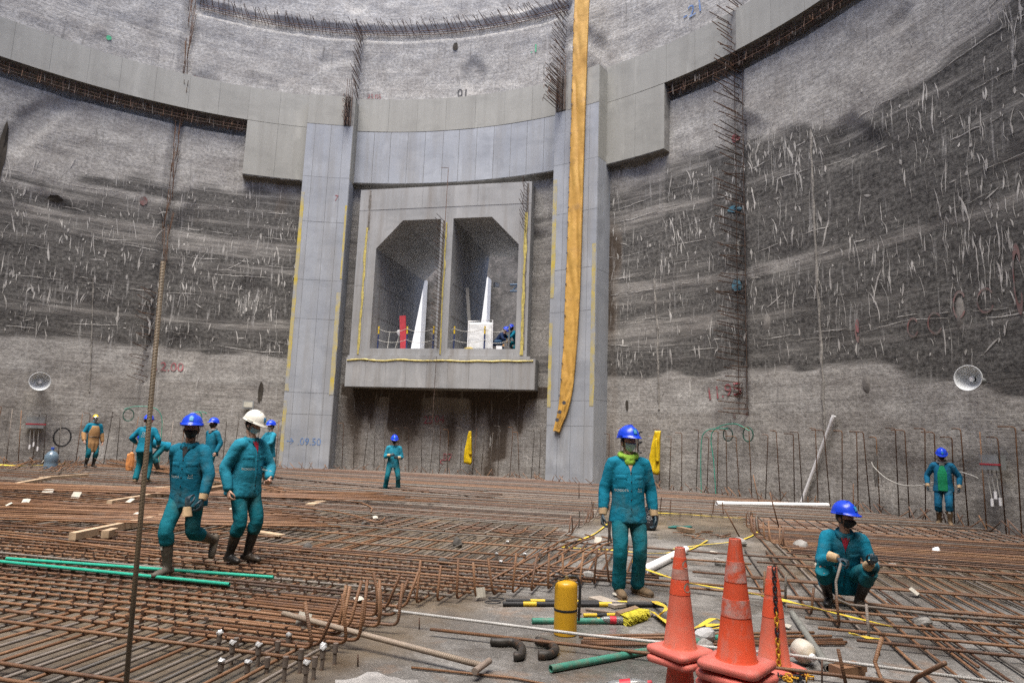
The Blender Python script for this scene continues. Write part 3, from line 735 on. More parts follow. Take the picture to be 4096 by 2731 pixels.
# ------------------------------------------------------------------ bars growing from walls and lining
def radial(parent, phi, z, r, L, rr=.013, mat=RUSTD, dz=0, dp=0, name='starter_bar', hook=False):
    a = cyl(phi, z, r + .25); b = cyl(phi + dp, z + dz, r - L)
    pts = [a, b]
    if hook:
        d = (b - a).normalized(); pts = [a] + bend(b, d, Vector((0, 0, -1)), .06, 3) + [b + Vector((0, 0, -.16))]
    return bar(name, pts, rr, mat, parent, 5)
n = 112
for i in range(n):                                         # ring of bars high on the wall
    phi = -24 + 53.2 * i / n + RND.uniform(-.12, .12); radial(wall, phi, 20.4 + RND.uniform(-.1, .06), RW, RND.uniform(.75, 1.0), dz=RND.uniform(-.03, .16), dp=RND.uniform(-.9, .4))
for k in range(3):
    bar('tie_bar', [cyl(-24 + 53.5 * i / 40, 20.3 + .1 * k + .03 * noise.noise((i * .6, k, 0)), RW + .02) for i in range(41)], .014, RUSTD, wall, 5)
for i in range(30):
    z = 16.95 + i * .118; radial(wall, -1.6 + RND.uniform(-.25, .25), z, RW, RND.uniform(.75, .95), dz=RND.uniform(.0, .12), dp=RND.uniform(-.6, .2), hook=False)
for i in range(34):
    z = 17.0 + i * .118; radial(wall, 29.1 + RND.uniform(-.3, .3), z, RW, RND.uniform(.85, 1.1), dz=RND.uniform(-.02, .1), dp=RND.uniform(-.5, .3))
for i in range(86):
    z = 2.7 + i * .172; radial(wall, 53.55 + RND.choice((-.35, 0, .35)), z, RW, RND.uniform(1.05, 1.4) * (1 if RND.random() < .85 else .7), dz=RND.uniform(-.06, .06) + (RND.uniform(-.3, .3) if RND.random() < .18 else 0), dp=RND.uniform(-.4, .4), mat=RUSTD, rr=.016)
for i in range(18):
    z = 3.4 + i * .22; radial(wall, -25.3 + RND.uniform(-.2, .2), z, RW, RND.uniform(.5, .9), dz=RND.uniform(-.1, .25), dp=RND.uniform(-2.4, -1.2), mat=RUST)
for i in range(52):                                        # bars folded up against the wall
    z = 8.0 + i * .25; p = -25.0 + RND.uniform(-.45, .45); L = RND.uniform(.7, 1.5)
    bar('starter_bar', [cyl(p, z, RW + .05), cyl(p + RND.uniform(-.1, .1), z + .1, RW - .09), cyl(p + RND.uniform(-.3, .3), z + L, RW - (.1 if not 15 < z < 17.2 else .45))], .013, RUST, wall, 5)
for z in (4, 6.5, 9, 11.5, 14, 16.5): pass
for k in (-.5, .45): bar('edge_bar', [cyl(53.5 + k + .05 * noise.noise((i, k, 0)), 2.7 + i * .9, RW - .01) for i in range(17)], .014, RUSTD, wall, 5)

# cages: hanging in the slots below the lining bands
def slot_cage(parent, p0, p1, zt):
    n = int((p1 - p0) / .36)
    for i in range(n):
        p = p0 + (p1 - p0) * i / n + RND.uniform(-.08, .08); r = RB + RND.choice((.1, .16, .3)); zb = zt - RND.uniform(.36, .58)
        pts = [cyl(p, zt + .02, r), cyl(p + RND.uniform(-.2, .2), zb, r - .03)]
        if i % 3 == 0: pts = [cyl(p, zt + .02, r), cyl(p, zb + .05, r), cyl(p, zb, r - .05), cyl(p, zb + .03, r - .13), cyl(p, zb + .12, r - .14)]
        bar('hanging_bar', pts, .014, RND.choice((RUSTD, STEELB, RUSTD, RUST)), parent, 5)
    for k, (dz, dr) in enumerate(((.12, .08), (.27, .1), (.42, .08), (.2, .3), (.4, .3))):
        m_ = int((p1 - p0) / 1.2)
        bar('cage_bar', [cyl(p0 + (p1 - p0) * i / m_, zt - dz + .015 * noise.noise((i * .7, k, 0)), RB + dr) for i in range(m_ + 1)], .013, RUSTD, parent, 5)
slot_cage(beamL, -52, -16.5, 15.3); slot_cage(beamR, 44.6, 84, 15.25)
# cages at the pillar heads
def head_cage(parent, p0, p1, z0, z1, lean):
    o = arc_block('rough_break', DARKC, parent, p0, p1, z0, z1, RC - .03, RC + .05, .3)
    for i in range(17):
        z = z0 + (z1 - z0) * (i + .5) / 17
        for k in (0, 1):
            p = p0 + (p1 - p0) * (.25 + .5 * k); radial(parent, p, z, RC, lean * RND.uniform(.85, 1.05), .013, RUSTD, dz=RND.uniform(-.03, .04), name='hooked_bar', hook=(i % 2 == 0), dp=RND.uniform(-.4, .1))
    for k in range(4):
        p = p0 + (p1 - p0) * (.1 + .27 * k); bar('cage_bar', [cyl(p, z0, RC - .05), cyl(p, z1 + .9, RC - .05)], .013, RUSTD, parent, 5)
head_cage(pilL, -2.55, -1.5, 15.2, 16.55, .45); head_cage(pilR, 29.75, 31.2, 15.05, 16.55, 1.25)
# bars along the foot of the wall: tall hooked ones and short bent ones
def inpillar(p): return -8.4 < p < -.9 or 29.0 < p < 36.9
p = -46.0; i = 0
while p < 84:
    dp = 1.45 if p < 30 else 1.28
    if not inpillar(p):
        h = 2.05 + RND.uniform(-.15, .12) + (.1 if p > 55 else 0); r = RW - .28 - RND.uniform(0, .12); tl = RND.uniform(-.5, .5)
        top = cyl(p + tl, h, r); lat = cyl(p + tl - 1, h, r) - top; lat.normalize()
        d = (lat * RND.uniform(.4, 1) + (Vector((CX, CY, h)) - top).normalized() * RND.uniform(-.2, .7)).normalized()
        pts = [cyl(p, 0, r)] + bend(top, (top - cyl(p, 0, r)), d, .07, 3)
        if RND.random() < (.45 if p < -8 else .93): pts.append(top + d * RND.uniform(.18, .34))
        else: pts = pts[:2]
        bar('wall_hook', pts, .0135, STEELB if p < 30 and RND.random() < .6 else RUST, wall, 6)
    p += dp * RND.uniform(.75, 1.25); i += 1
p = -46.0
while p < 84:
    r = (RC - .12 if inpillar(p) else RW - .55) - RND.uniform(0, .25); h = RND.uniform(.22, .4) ; a = cyl(p, .08, r); dv = (cyl(p + RND.uniform(-1.2, 1.2), h, r + RND.uniform(-.1, .05)) - a)
    inn = (Vector((CX, CY, 0)) - Vector((a.x, a.y, 0))).normalized()
    pts = [a + inn * .45] + bend(a, -inn, dv, .06, 3) + [a + dv]
    bar('bent_end', pts, .0135, RND.choice((RUST, RUST, RUSTD)), wall, 6); p += RND.uniform(.35, .95)
# ------------------------------------------------------------------ reinforcement mats on the floor
CA, CB = toAB(Vector((CX, CY, 0))); RM = 17.6
def circ_a(b):
    d = RM ** 2 - (b - CB) ** 2; return None if d <= 0 else (CA - math.sqrt(d), CA + math.sqrt(d))
def circ_b(a):
    d = RM ** 2 - (a - CA) ** 2; return None if d <= 0 else CB + math.sqrt(d)
UPV = Vector((0, 0, 1))
def straight(a0, b0, a1, b1, z, r, mat, parent, hook0=0, hook1=0, wob=.012, hr=.07):
    p0, p1 = AB(a0, b0, z), AB(a1, b1, z); d = (p1 - p0).normalized(); L = (p1 - p0).length; pts = []
    if hook0:
        t = (UPV + Vector((RND.uniform(-.16, .16), RND.uniform(-.16, .16), 0)) - d * RND.uniform(-.1, .2)).normalized(); pts += [p0 + t * hook0] + bend(p0, -t, d, hr, 4)
    else: pts.append(p0)
    nn = max(1, int(L / 1.6))
    for k in range(1, nn): pts.append(p0 + d * (L * k / nn) + Vector((RND.uniform(-wob, wob), RND.uniform(-wob, wob), RND.uniform(-.4, .4) * wob)))
    if hook1:
        t = (UPV + Vector((RND.uniform(-.25, .25), RND.uniform(-.25, .25), 0)) + d * RND.uniform(-.1, .25)).normalized(); pts += bend(p1, d, t, hr, 4) + [p1 + t * hook1]
    else: pts.append(p1)
    near = min(p0.y, p1.y) < 12
    return bar('rebar', pts, r, mat, parent, 7 if near else 5)
def pick(): return RND.choice((RUST, RUST, RUST, RUSTB, STEELB, RUSTD))
ZL, ZU = .045, .072
# --- near mat on the left
matL = empty('rebar_mat', AB(-5, 6)); matL.location = (0, 0, 0)
tag(matL, 'two-way rusty rebar mat nearest the camera, under the striding man and green conduits', 'rebar mat')
ties = []
a = -13.0; LB = []
while a < -.45:
    if a < -2.5: b0, hk = 2.4, 0
    else: b0, hk = 6.1 + (a + 2.7) * 1.03, RND.uniform(.32, .42)
    straight(a, b0, a + RND.uniform(-.06, .06), 10.9 + RND.uniform(-.2, .4), ZL, .0125, RUSTB if hk else RND.choice((STEELB, STEELB, RUST, RUSTB)), matL, hook0=hk); LB.append((a, b0)); a += RND.uniform(.145, .165)
b = 4.72
while b < 8.25:
    if b < 6.1: a1, hk = -2.5 + RND.uniform(-.12, .12), RND.uniform(.32, .4)
    else: a1, hk = -2.75 + (b - 6.1) / 1.03 + RND.uniform(-.05, .12), 0
    straight(-13.5, b + RND.uniform(-.03, .03), a1, b + RND.uniform(-.03, .03), ZU, .0135, RUSTB if hk else pick(), matL, hook1=hk)
    if hk:
        for k in range(1):
            a2 = a1 + RND.uniform(-.25, .15); b2 = b + RND.uniform(.05, .12); straight(a2 - 1.3, b2, a2, b2, ZU, .0135, RUSTB, matL, hook1=RND.uniform(.28, .4))
    for (aa, b0) in LB:
        if aa > -9 and aa < a1 and b > b0 and RND.random() < .75: ties.append((aa, b))
    b += RND.uniform(.165, .19)
for b, a1 in ((3.72, -2.3), (3.5, -2.2), (3.3, -2.2), (3.08, -2.4), (4.45, -2.5), (8.45, -.2), (8.6, -.1), (9.15, -2), (9.95, 1.0), (8.3, 1.2)): straight(-13, b, a1, b + .04, ZU, .014, RUST, matL)
mb = MB()
for (aa, b) in ties:
    M_ = Matrix.Translation(AB(aa, b, ZU)) @ Matrix.Rotation(RND.uniform(0, 3), 4, 'Z'); mb.box((-.021, -.004, -.02), (.021, .004, .019), M_)
o = mb.build('tie_wire', RUSTD, matL); tag(o, kind='stuff')
# --- far mat
matF = empty('rebar_mat'); tag(matF, 'wide rusty rebar mat spreading to the pillars and the far wall', 'rebar mat')
b = 10.35
while b < 26.3:
    lim = circ_a(b)
    if lim:
        a0 = max(lim[0], -22); z = ZU + (.05 if b > 12 else 0)
        if b < 11.3: a1 = -5.1 if b < 10.75 else -1.9
        elif b < 16.2: a1 = -1.75 + (b - 11.3) * .08
        else: a1 = lim[1]
        straight(a0, b + RND.uniform(-.03, .03), a1 + RND.uniform(-.08, .05), b + RND.uniform(-.03, .03), z, .0115, RND.choice((RUST, RUST, RUSTD, RUSTD, STEELB)), matF, hook1=(RND.uniform(.24, .34) if 11.3 <= b < 16.2 else 0))
    b += RND.uniform(.2, .27)
a = -22.0
while a < 8.3:
    e1 = circ_b(a)
    if e1:
        b0 = 11.0 if a < -1.7 else (16.3 if a < 1.4 else 14.6)
        if a < -14: b0 = 9
        straight(a, b0 + RND.uniform(-.1, .1), a, e1, ZL + .05, .012, RND.choice((RUSTD, RUST, STEELB)), matF, hook0=(RND.uniform(.24, .34) if -1.7 < a < 1.4 and RND.random() < .5 else 0))
    a += RND.uniform(.22, .27)
# --- right mat
matR = empty('rebar_mat'); tag(matR, 'open rebar mat on the floor around the squatting man', 'rebar mat')
a = .95
while a < 9:
    e1 = circ_b(a)
    if a < 1.75: b0, hk = 8.3 - (a - .9) * 2.1, RND.uniform(.26, .33)
    else: b0, hk = 4.3 - RND.uniform(0, .4), 0
    b1 = 11.6 if a < 1.4 else min(14.7, (e1 or 12))
    lim = circ_a(6)
    if b0 < b1: straight(a, b0, a + RND.uniform(-.1, .1), b1, ZL - .015, .0125, RND.choice((RUST, RUSTB, STEELB, RUST)), matR, hook0=hk)
    if RND.random() < .4 and a > 2: straight(a + .07, RND.uniform(6, 8), a + .07, RND.uniform(8.5, 10), ZL - .012, .0125, RUSTB, matR)
    a += RND.uniform(.16, .2)
for b, a0, a1 in ((8.15, -1.6, 7), (8.05, .9, 7), (7.62, 1.1, 7), (7.2, 1.2, 6.5), (6.85, 1.25, 6.5), (6.55, 1.5, 6), (9.15, .2, 8), (9.05, .9, 8), (10.3, 1.1, 8), (10.2, 1.6, 8), (10.85, -2.4, 8), (10.95, 1.3, 8), (5.55, -2.0, 6)):
    L_ = circ_a(b); straight(a0, b, min(a1, L_[1]), b + RND.uniform(-.12, .02), ZL + .012, .014, RND.choice((RUST, RUST, RUSTB)), matR)
b = 11.3
while b < 16.5:
    L_ = circ_a(b); a0 = 1.45 + (.25 if b < 12.2 else 0)
    straight(a0 + RND.uniform(-.1, .1), b, L_[1], b - .06, ZU, .013, RND.choice((RUST, RUSTB, RUSTD, RUST, STEELB)), matR, hook0=(RND.uniform(.26, .36) if 11.8 < b < 14.8 else 0)); b += RND.uniform(.15, .2)
# loose bent bars over the opening
for k, (x, y) in enumerate(((1545, 1222), (1570, 1228), (1600, 1232), (1630, 1228), (1655, 1234), (1610, 1222))):
    p0 = G(x, y, .02); pts = [p0]
    for q in range(3): pts.append(pts[-1] + Vector((RND.uniform(.12, .25) * (1 if q != 1 else -.8), RND.uniform(-.25, .3), .01)))
    tag(bar('bent_offcut', pts, .011, RUSTB, None, 6), 'zigzag bent rusty offcut in the floor opening, %s of six from the left' % ('first', 'second', 'third', 'fifth', 'sixth', 'fourth')[k], 'rebar offcut', 'bent offcuts in the opening')
for k, (x0, y0, x1, y1) in enumerate(((1215, 1283, 1325, 1240), (1260, 1300, 1390, 1240), (1290, 1325, 1420, 1250), (1130, 1330, 1300, 1235), (1190, 1330, 1350, 1235), (1240, 1335, 1400, 1243))):
    p0, p1 = G(x0, y0, .09), G(x1, y1, .09); bar('rebar', [p0, p1 - (p1 - p0) * .1, p1 + Vector((.15, .12, 0)), p1 + Vector((.0, .4, 0))], .0125, RUSTB, matR, 6)
for k, (x0, y0, x1, y1) in enumerate(((1440, 1168, 1444, 1120), (1330, 1150, 1330, 1106), (1745, 1165, 1730, 1090), (1790, 1215, 1768, 1130), (1700, 1235, 1665, 1170), (1960, 1186, 1960, 1110))):
    p0 = G(x0, y0, .05); p1 = D(x1, y1, p0.y) ; bar('rebar', [p0, p1], .013, RUST, matR, 6)

# --- loose bars stacked on timbers on the left
def loose(label, n, L0, L1, z, mat, mats=None, r=.0125, jit=.5, group=None, z1=None):
    e = empty('rebar_bundle'); tag(e, label, 'rebar bundle')
    for i in range(n):
        t = i / max(1, n - 1)
        x0 = L0[0][0] + (L1[0][0] - L0[0][0]) * t; y0 = L0[0][1] + (L1[0][1] - L0[0][1]) * t
        x1 = L0[1][0] + (L1[1][0] - L0[1][0]) * t; y1 = L0[1][1] + (L1[1][1] - L0[1][1]) * t
        zz = z + RND.uniform(0, .035)
        p0 = G(x0 + RND.uniform(-10, 10), y0 + RND.uniform(-jit, jit), zz); p1 = G(x1 + RND.uniform(-30, 30), y1 + RND.uniform(-jit, jit), zz)
        bar('rebar', [p0, p0.lerp(p1, .35) + Vector((0, RND.uniform(-.05, .05), RND.uniform(-.02, .0))), p0.lerp(p1, .7) + Vector((0, RND.uniform(-.05, .05), -.01)), p1], r, RND.choice(mats or (RUSTB, RUSTB, RUST)), e, 6)
    return e
loose('thick bundle of rusty bars laid on the front timber, passing behind the striding man', 34, ((-40, 1188), (760, 1208)), ((-40, 1146), (600, 1170)), .17, RUSTB, jit=3)
loose('long flat bundle of rusty bars below the bending man, ending at the white-helmeted man', 26, ((-40, 1122), (1010, 1152)), ((-40, 1106), (840, 1132)), .2, RUSTB, jit=2)
loose('fanned pile of rusty bars pointing at the man seen from behind', 16, ((245, 1062), (680, 1128)), ((255, 1042), (560, 1112)), .26, RUSTB, jit=2)
loose('few loose rusty bars lying between the two long timbers', 9, ((-40, 1146), (780, 1200)), ((-40, 1112), (700, 1172)), .16, RUSTB, jit=3)
loose('short cut bars piled beside the water bottle', 12, ((90, 1080), (150, 1048)), ((170, 1078), (215, 1050)), .2, RUSTB, jit=5)
loose('short cut bars lying left of the folded white card', 9, ((-20, 1072), (60, 1052)), ((70, 1070), (105, 1050)), .18, RUSTB, jit=5)
loose('flat bundle of dark bars at the feet of the man with both gloves raised', 22, ((640, 1097), (1150, 1142)), ((620, 1089), (1090, 1126)), .14, RUST, (RUSTD, RUST, STEELB), jit=1.0)
for i, (pts, lab) in enumerate((
    ([(-20, 1206), (300, 1222), (560, 1256), (590, 1262), (560, 1276)], 'long rusty bar with a hooked end running toward the striding man'),
    ([(-20, 1222), (200, 1250), (540, 1306)], 'single rusty bar lying across the near mat above the green conduits'),
    ([(600, 1140), (800, 1150), (850, 1163), (852, 1175)], 'rusty bar with a bent end right of the white-helmeted man'),
    ([(590, 1152), (780, 1176), (862, 1198), (885, 1188)], 'slack rusty bar between the white-helmeted man and the far mat'),
    ([(1130, 1218), (1190, 1225), (1210, 1212)], 'short rusty bar with a kink on the front edge of the far mat'))):
    tag(bar('loose_bar', catmull([G(x, y, .15) for x, y in pts], 3), .013, RUSTB, None, 6), lab, 'rebar')
# --- single bars in the foreground
p0 = G(650, 1408, .16); p1 = G(1108, 1528, .07)
e = empty('lifting_key', p0); tag(e, 'heavy T-handled steel bar lying from the mat edge onto the slab', 'steel bar')
def rel(o, e): o.parent = e; o.matrix_parent_inverse = Matrix.Translation(-Vector(e.location)); return o
TAN = plain('dusty_steel', (.24, .19, .155), .75, .25, 6, bump=.4, bsc=30)
rel(bar('shaft', [p0, p1], .022, make_rust('dusty_bar', [(.3, (.16, .12, .095)), (.6, (.25, .19, .15)), (.9, (.32, .26, .2))], .3), None, 10), e)
d = (G(1115, 1515, .07) - G(1066, 1550, .07)).normalized(); rel(MB().tube([p1 - d * .13, p1 + d * .12], .024, 10).build('handle', TAN, None, True), e)
SHINY = make_rust('shiny_bar', [(.3, (.2, .19, .18)), (.6, (.36, .35, .335)), (.9, (.5, .49, .47))], .2)
tag(bar('loose_bar', [G(905, 1402, .13), G(1350, 1458, .1), G(1820, 1504, .09), G(2360, 1575, .09)], .0125, SHINY, None, 8), 'long bright ribbed bar crossing the slab in front of the extinguisher and cones', 'rebar')
tag(bar('loose_bar', [G(945, 1532, .015), G(1180, 1556, .015), G(1300, 1580, .015)], .009, RUST, None, 6), 'thin rusty rod lying on the slab at the lower edge', 'rebar')
tag(bar('loose_bar', [G(2090, 1575, .03), G(2105, 1555, .12), G(2170, 1522, .35)], .016, RUSTB, None, 8), 'rusty bar end bent up at the lower right', 'rebar')
p0 = G(2018, 1570, .0); bar_ = bar('loose_bar', [p0 + Vector((.1, -.25, .03)), p0 + Vector((-.02, -.08, .05)), p0 + Vector((-.02, 0, .15)), D(2026, 1462, p0.y)], .015, RUSTB, None, 8); tag(bar_, 'rusty bar standing upright with yellow tape tied at its top', 'rebar')
p0 = G(1945, 1580, 0); tag(bar('loose_bar', [p0, D(1925, 1490, p0.y)], .013, RUST, None, 8), 'short leaning rusty bar beside the scrap of steel at the lower edge', 'rebar')
p0 = G(288, 1720, 0.0); p0 = Vector((D(288, 1575, 2.2).x, 2.2, .35)); p1 = D(375, 601, 2.2)
STAND = make_rust('standing_bar', [(.3, (.05, .042, .032)), (.55, (.10, .08, .058)), (.8, (.17, .125, .08))], .3, 0)
def at_depth(): pass
q0 = D(280, 1660, 2.6); q1 = D(375, 601, 2.62)
base = Vector((q0.x - (q1.x - q0.x) * q0.z / (q1.z - q0.z), 2.6, 0.0))
o = bar('standing_bar', [base, q1], .0092, STAND, None, 10); tag(o, 'tall ribbed steel bar standing close to the camera at left', 'rebar')
rib = MB(); L_ = (q1 - base); nr = int(L_.length / .0125); dz = L_.normalized(); sx = dz.orthogonal().normalized(); sy = dz.cross(sx)
for i in range(nr):
    c = base + L_ * ((i + .5) / nr)
    if c.z < .5: continue
    for s_ in (-1, 1):
        pts = [c + (sx * math.cos(a_) + sy * math.sin(a_)) * .0094 + dz * (.009 * k / 3 * s_) for k, a_ in enumerate([math.pi * (.08 + .28 * j) * s_ - .6 for j in range(4)])]
        rib.tube(pts, .0009, 3, False)
o2 = rib.build('rib', STAND, o); tag(o2, kind='stuff')
for k, (x0, y0, y1) in enumerate(((1460, 1400, 1410), (963, 1445, 1418), (822, 1530, 1502), (2020, 1505, 1470), (1838, 1500, 1455), (1888, 1570, 1515))):
    p0 = G(x0, y0, 0); p1 = D(x0, y1, p0.y)
    if p1.z < .05: continue
    tag(bar('marker_pin', [p0, p1], .006, RUSTD, None, 6), 'thin steel pin standing on the slab, %s of five from left to right' % ('zeroth', 'second', 'first', 'fifth', 'third', 'fourth')[k], 'pin', 'steel pins')

# pipe stubs cast into the floor
STUB = plain('stub_steel', (.17, .14, .12), .75, .35, 9, (.2, .1, .05), .6, 6); FOIL = plain('foil', (.5, .5, .5), .4, .3, 30, bump=.8, bsc=40, metal=.3)
for i, (x, y, h, c) in enumerate([(530, 1525, .2, 1), (540, 1500, .15, 0), (500, 1505, .22, 1), (590, 1530, .2, 1), (612, 1545, .14, 0), (635, 1520, .2, 0), (652, 1565, .22, 0), (660, 1500, .18, 1), (688, 1545, .22, 0), (700, 1575, .2, 1), (720, 1560, .2, 0), (738, 1538, .2, 1), (768, 1525, .2, 0), (740, 1515, .14, 1), (566, 1560, .15, 1), (505, 1555, .14, 1),
    (1165, 1262, .16, 1), (1180, 1300, .16, 0), (1205, 1290, .14, 1), (1225, 1262, .16, 0), (1240, 1290, .17, 0), (1258, 1272, .17, 0), (1280, 1292, .15, 0), (1300, 1260, .16, 0), (1312, 1285, .15, 0), (1320, 1255, .14, 0), (1150, 1310, .15, 1), (1140, 1288, .13, 1)]):
    p = G(x, y, 0); e = empty('pipe_stub', p); e.parent = floor; mb = MB()
    h *= .68; mb.tube([(0, 0, 0), (RND.uniform(-.01, .01), 0, h)], .014, 10).tube([(0, 0, h - .055), (0, 0, h + .01)], .019, 10); mb.build('stub', STUB, e, True)
    if c: t = MB(); sphere_part(t, (0, 0, h + .01), .026, 10, 6, (1, 1, .7)); [None for _ in ()]; t.v = [tuple(Vector(v) * (1 + .12 * noise.noise(Vector(v) * 60))) for v in t.v]; t.build('foil_cap', FOIL, e)
# ------------------------------------------------------------------ the long yellow sheet on the right pillar
def tarp_material():
    a = MT('yellow_tarpaulin'); o = a.obj()
    n = a.noise(o, .8, 4, .6)
    c = a.ramp(n, [(.3, (.50, .275, .06)), (.7, (.60, .36, .09))])
    c = a.mix(a.mr(a.noise(a.map(o, (1, 1, 1), (3, 3, 9)), 1.6, 6, .7), .56, .72, 0, .55), c, (.27, .17, .09))
    a.bump(a.noise(o, 3.2, 3, .55), .35, .05); return a.done(c, .5, 0, .4)
TARP = tarp_material()
e = empty('yellow_sheet', cyl(32.5, 2, RC - .2)); tag(e, 'long yellow tarpaulin strip hanging down the face of the right pillar', 'tarpaulin')
mb = MB(); rings = []; edge = []
ctl = [(1342, -60, 46), (1335, 0, 40), (1330, 120, 39), (1326, 260, 37), (1321, 420, 37), (1317, 560, 37), (1313, 680, 36), (1308, 780, 34), (1302, 860, 32), (1297, 905, 30), (1290, 945, 24), (1280, 975, 19), (1276, 990, 17)]
pl = catmull([Vector(c) for c in ctl], 12)
for i, c in enumerate(pl):
    p, z = Wp(c.x, c.y, RC - .2); hw = c.z * K / F * 25.5 / 2; ring = []; N_ = 22
    for k in range(N_):
        t = k / (N_ - 1); x = (t * 2 - 1) * hw
        fold = .03 * math.sin(t * 5 + z * .25) + .06 * noise.noise((t * 1.8 + z * .3, z * .5, 2)) + .035 * noise.noise((t * 3 - z * .9, z * 1.9, 7)) + .04 * (t ** 3)
        ring.append(cyl(p + math.degrees(x / RC), z + (.0 if i < len(pl) - 1 else .06 * math.sin(t * 5)), RC - .13 - abs(fold)))
    back = [cyl(p + math.degrees((t * 2 - 1) * hw / RC), z, RC - .06) for t in [1 - k / 7 for k in range(8)]]
    rings.append(ring + back); edge.append((p - math.degrees(hw / RC), z))
mb.rings(rings); rel(mb.build('sheet', TARP, None, 2), e)
GROM = plain('grommet', (.15, .15, .17), .4, metal=.6)
for z in [2.7 + .62 * i for i in range(27)]:
    j = min(range(len(edge)), key=lambda q: abs(edge[q][1] - z)); c = cyl(edge[j][0] + .12, z, RC - .2)
    M_ = Matrix.Translation(c) @ (Vector((CX, CY, z)) - c).to_track_quat('Z', 'Y').to_matrix().to_4x4(); rel(MB().lathe([(.018, 0), (.036, 0), (.036, .012), (.018, .012)], 10, M_, False).build('grommet', GROM, None), e)
for x, y in ((1297, 925), (1287, 946), (1281, 964)):
    p, z = Wp(x, y, RC - .25); c = cyl(p, z, RC - .3); M_ = Matrix.Translation(c) @ (Vector((CX, CY, z)) - c).to_track_quat('Z', 'Y').to_matrix().to_4x4(); rel(MB().lathe([(.001, .01), (.03, .012), (.075, .012), (.075, -.01)], 12, M_, False).build('grommet', GROM, None), e)
0 and rel(bar('edge_rope', [cyl(a_ - .1, z_, RC - .12) for a_, z_ in edge if z_ < 17][::3], .012, plain('dark_rope', (.06, .06, .07), .8), None, 5), e)

# ------------------------------------------------------------------ lamps, boxes, hoses, raincoats on the wall
ALU = plain('lamp_white', (.62, .64, .65), .35, .06); LGREY = plain('lamp_grey', (.26, .27, .27), .55)
def bell_lamp(label, c, aim, s):
    e = empty('site_lamp', c); tag(e, label, 'lamp'); M_ = (Vector(aim)).to_track_quat('Z', 'Y').to_matrix().to_4x4()
    prof = [(.06, -.3), (.08, -.2), (.16, -.1), (.24, .02), (.29, .14), (.3, .2), (.285, .2), (.27, .14), (.22, .03), (.14, -.08), (.05, -.12)]
    MB().lathe([(r * s, z * s) for r, z in prof], 28, M_, False).build('reflector', ALU, e, 2)
    MB().lathe([(.001, -.62 * s), (.06 * s, -.62 * s), (.085 * s, -.55 * s), (.085 * s, -.32 * s), (.06 * s, -.29 * s)], 14, M_).build('lamp_housing', LGREY, e, True)
    t = MB(); sphere_part(t, M_ @ Vector((0, 0, .0)), .06 * s, 10, 8); t.build('bulb', PVC, e, 2)
    MB().tube([M_ @ Vector((0, 0, -.6 * s)), M_ @ Vector((0, 0, -.95 * s))], .018 * s, 6).build('bracket', GROM, e)
p, z = Wp(90, 878); c = cyl(p, z, RW - .75); bell_lamp('round white bell lamp on the wall above the site box at far left', c, (Vector((0, 0, 1.9)) - c), 1.15)
p, z = Wp(2272, 885); c = cyl(p - 1.6, z, RW - .95); bell_lamp('bell-shaped floodlamp on a bracket high on the wall at far right', D(2232, 870, 14.2), Vector((-.85, -.55, .03)), .92)
def flood(label, x, y, w_, h_):
    p, z = Wp(x, y); c = cyl(p, z, RW - .2); e = empty('floodlight', c, -R(p)); tag(e, label, 'floodlight')
    MB().box((-w_, -.06, -h_), (w_, .08, h_)).build('lamp_body', LGREY, e); MB().box((-w_ * .8, -.075, -h_ * .6), (w_ * .8, -.061, h_ * .7)).build('glass', plain('warm_glass', (.55, .53, .45), .25), e); MB().tube([(0, .05, 0), (0, .25, 0)], .03, 6).build('bracket', GROM, e)
flood('small square floodlight on the wall left of the left pillar', 572, 930, .22, .17)
def sitebox(label, x, y, s):
    p, z = Wp(x, y); c = cyl(p, z, RW - .22); e = empty('junction_box', c, -R(p)); tag(e, label, 'junction box')
    MB().box((-.24 * s, -.12, -.18 * s), (.24 * s, .1, .18 * s)).build('box', LGREY, e); MB().box((-.245 * s, -.125, -.07 * s), (.3 * s, -.1, -.03 * s)).build('red_rail', REDB, e)
    for k in (-.1, .0, .12):
        t = MB(); L_ = RND.uniform(.45, .8); t.tube([(k * s, -.05, -.18 * s), (k * s + .02, -.06, -.18 * s - L_ * .6), (k * s + .05, -.05, -.18 * s - L_)], .012, 5); t.build('cable', WROPE, e)
        MB().tube([(k * s + .05, -.05, -.18 * s - L_), (k * s + .05, -.05, -.18 * s - L_ - .16)], .032, 8).build('plug', PVC, e, True)
sitebox('grey junction box with a red rail on the wall at far left', 80, 970, 1.15); sitebox('grey junction box with hanging plugs beside the man in the green shirt', 2300, 1062, .9)
BLK = plain('black_rubber', (.022, .022, .024), .6, .2); HOSEG = plain('green_hose', (.03, .28, .2), .45, .15)
def coil(label, x, y, rad, n, mat, r_, name='cable_coil', tail=None):
    p, z = Wp(x, y); c = cyl(p, z, RW - .34); ux = cyl(p + 1, z, RW) - cyl(p - 1, z, RW); ux.normalize(); inn = (Vector((CX, CY, z)) - c).normalized(); pts = []
    for i in range(n * 14):
        a_ = 2 * math.pi * i / 14; k = 1 + .12 * noise.noise((i * .07, rad, 2)); pts.append(c + ux * math.cos(a_) * rad * k + Vector((0, 0, 1)) * math.sin(a_) * rad * 1.25 * k + inn * .03 * noise.noise((i * .11, 4, 0)))
    if tail: pts += [cyl(*Wp(tx, ty), RW - .3) for tx, ty in tail]
    tag(MB().tube(catmull(pts, 1), r_, 6).build(name, mat, None, True), label, 'cable coil' if name == 'cable_coil' else 'hose')
coil('black cable coil hanging on the wall beside the man in the leather apron', 143, 1003, .28, 9, BLK, .016)
coil('dark cable hank hanging on a wall hook left of the man in the green shirt', 1533 + 1.0, 1020 - 15, .01, 1, BLK, .005) if False else None
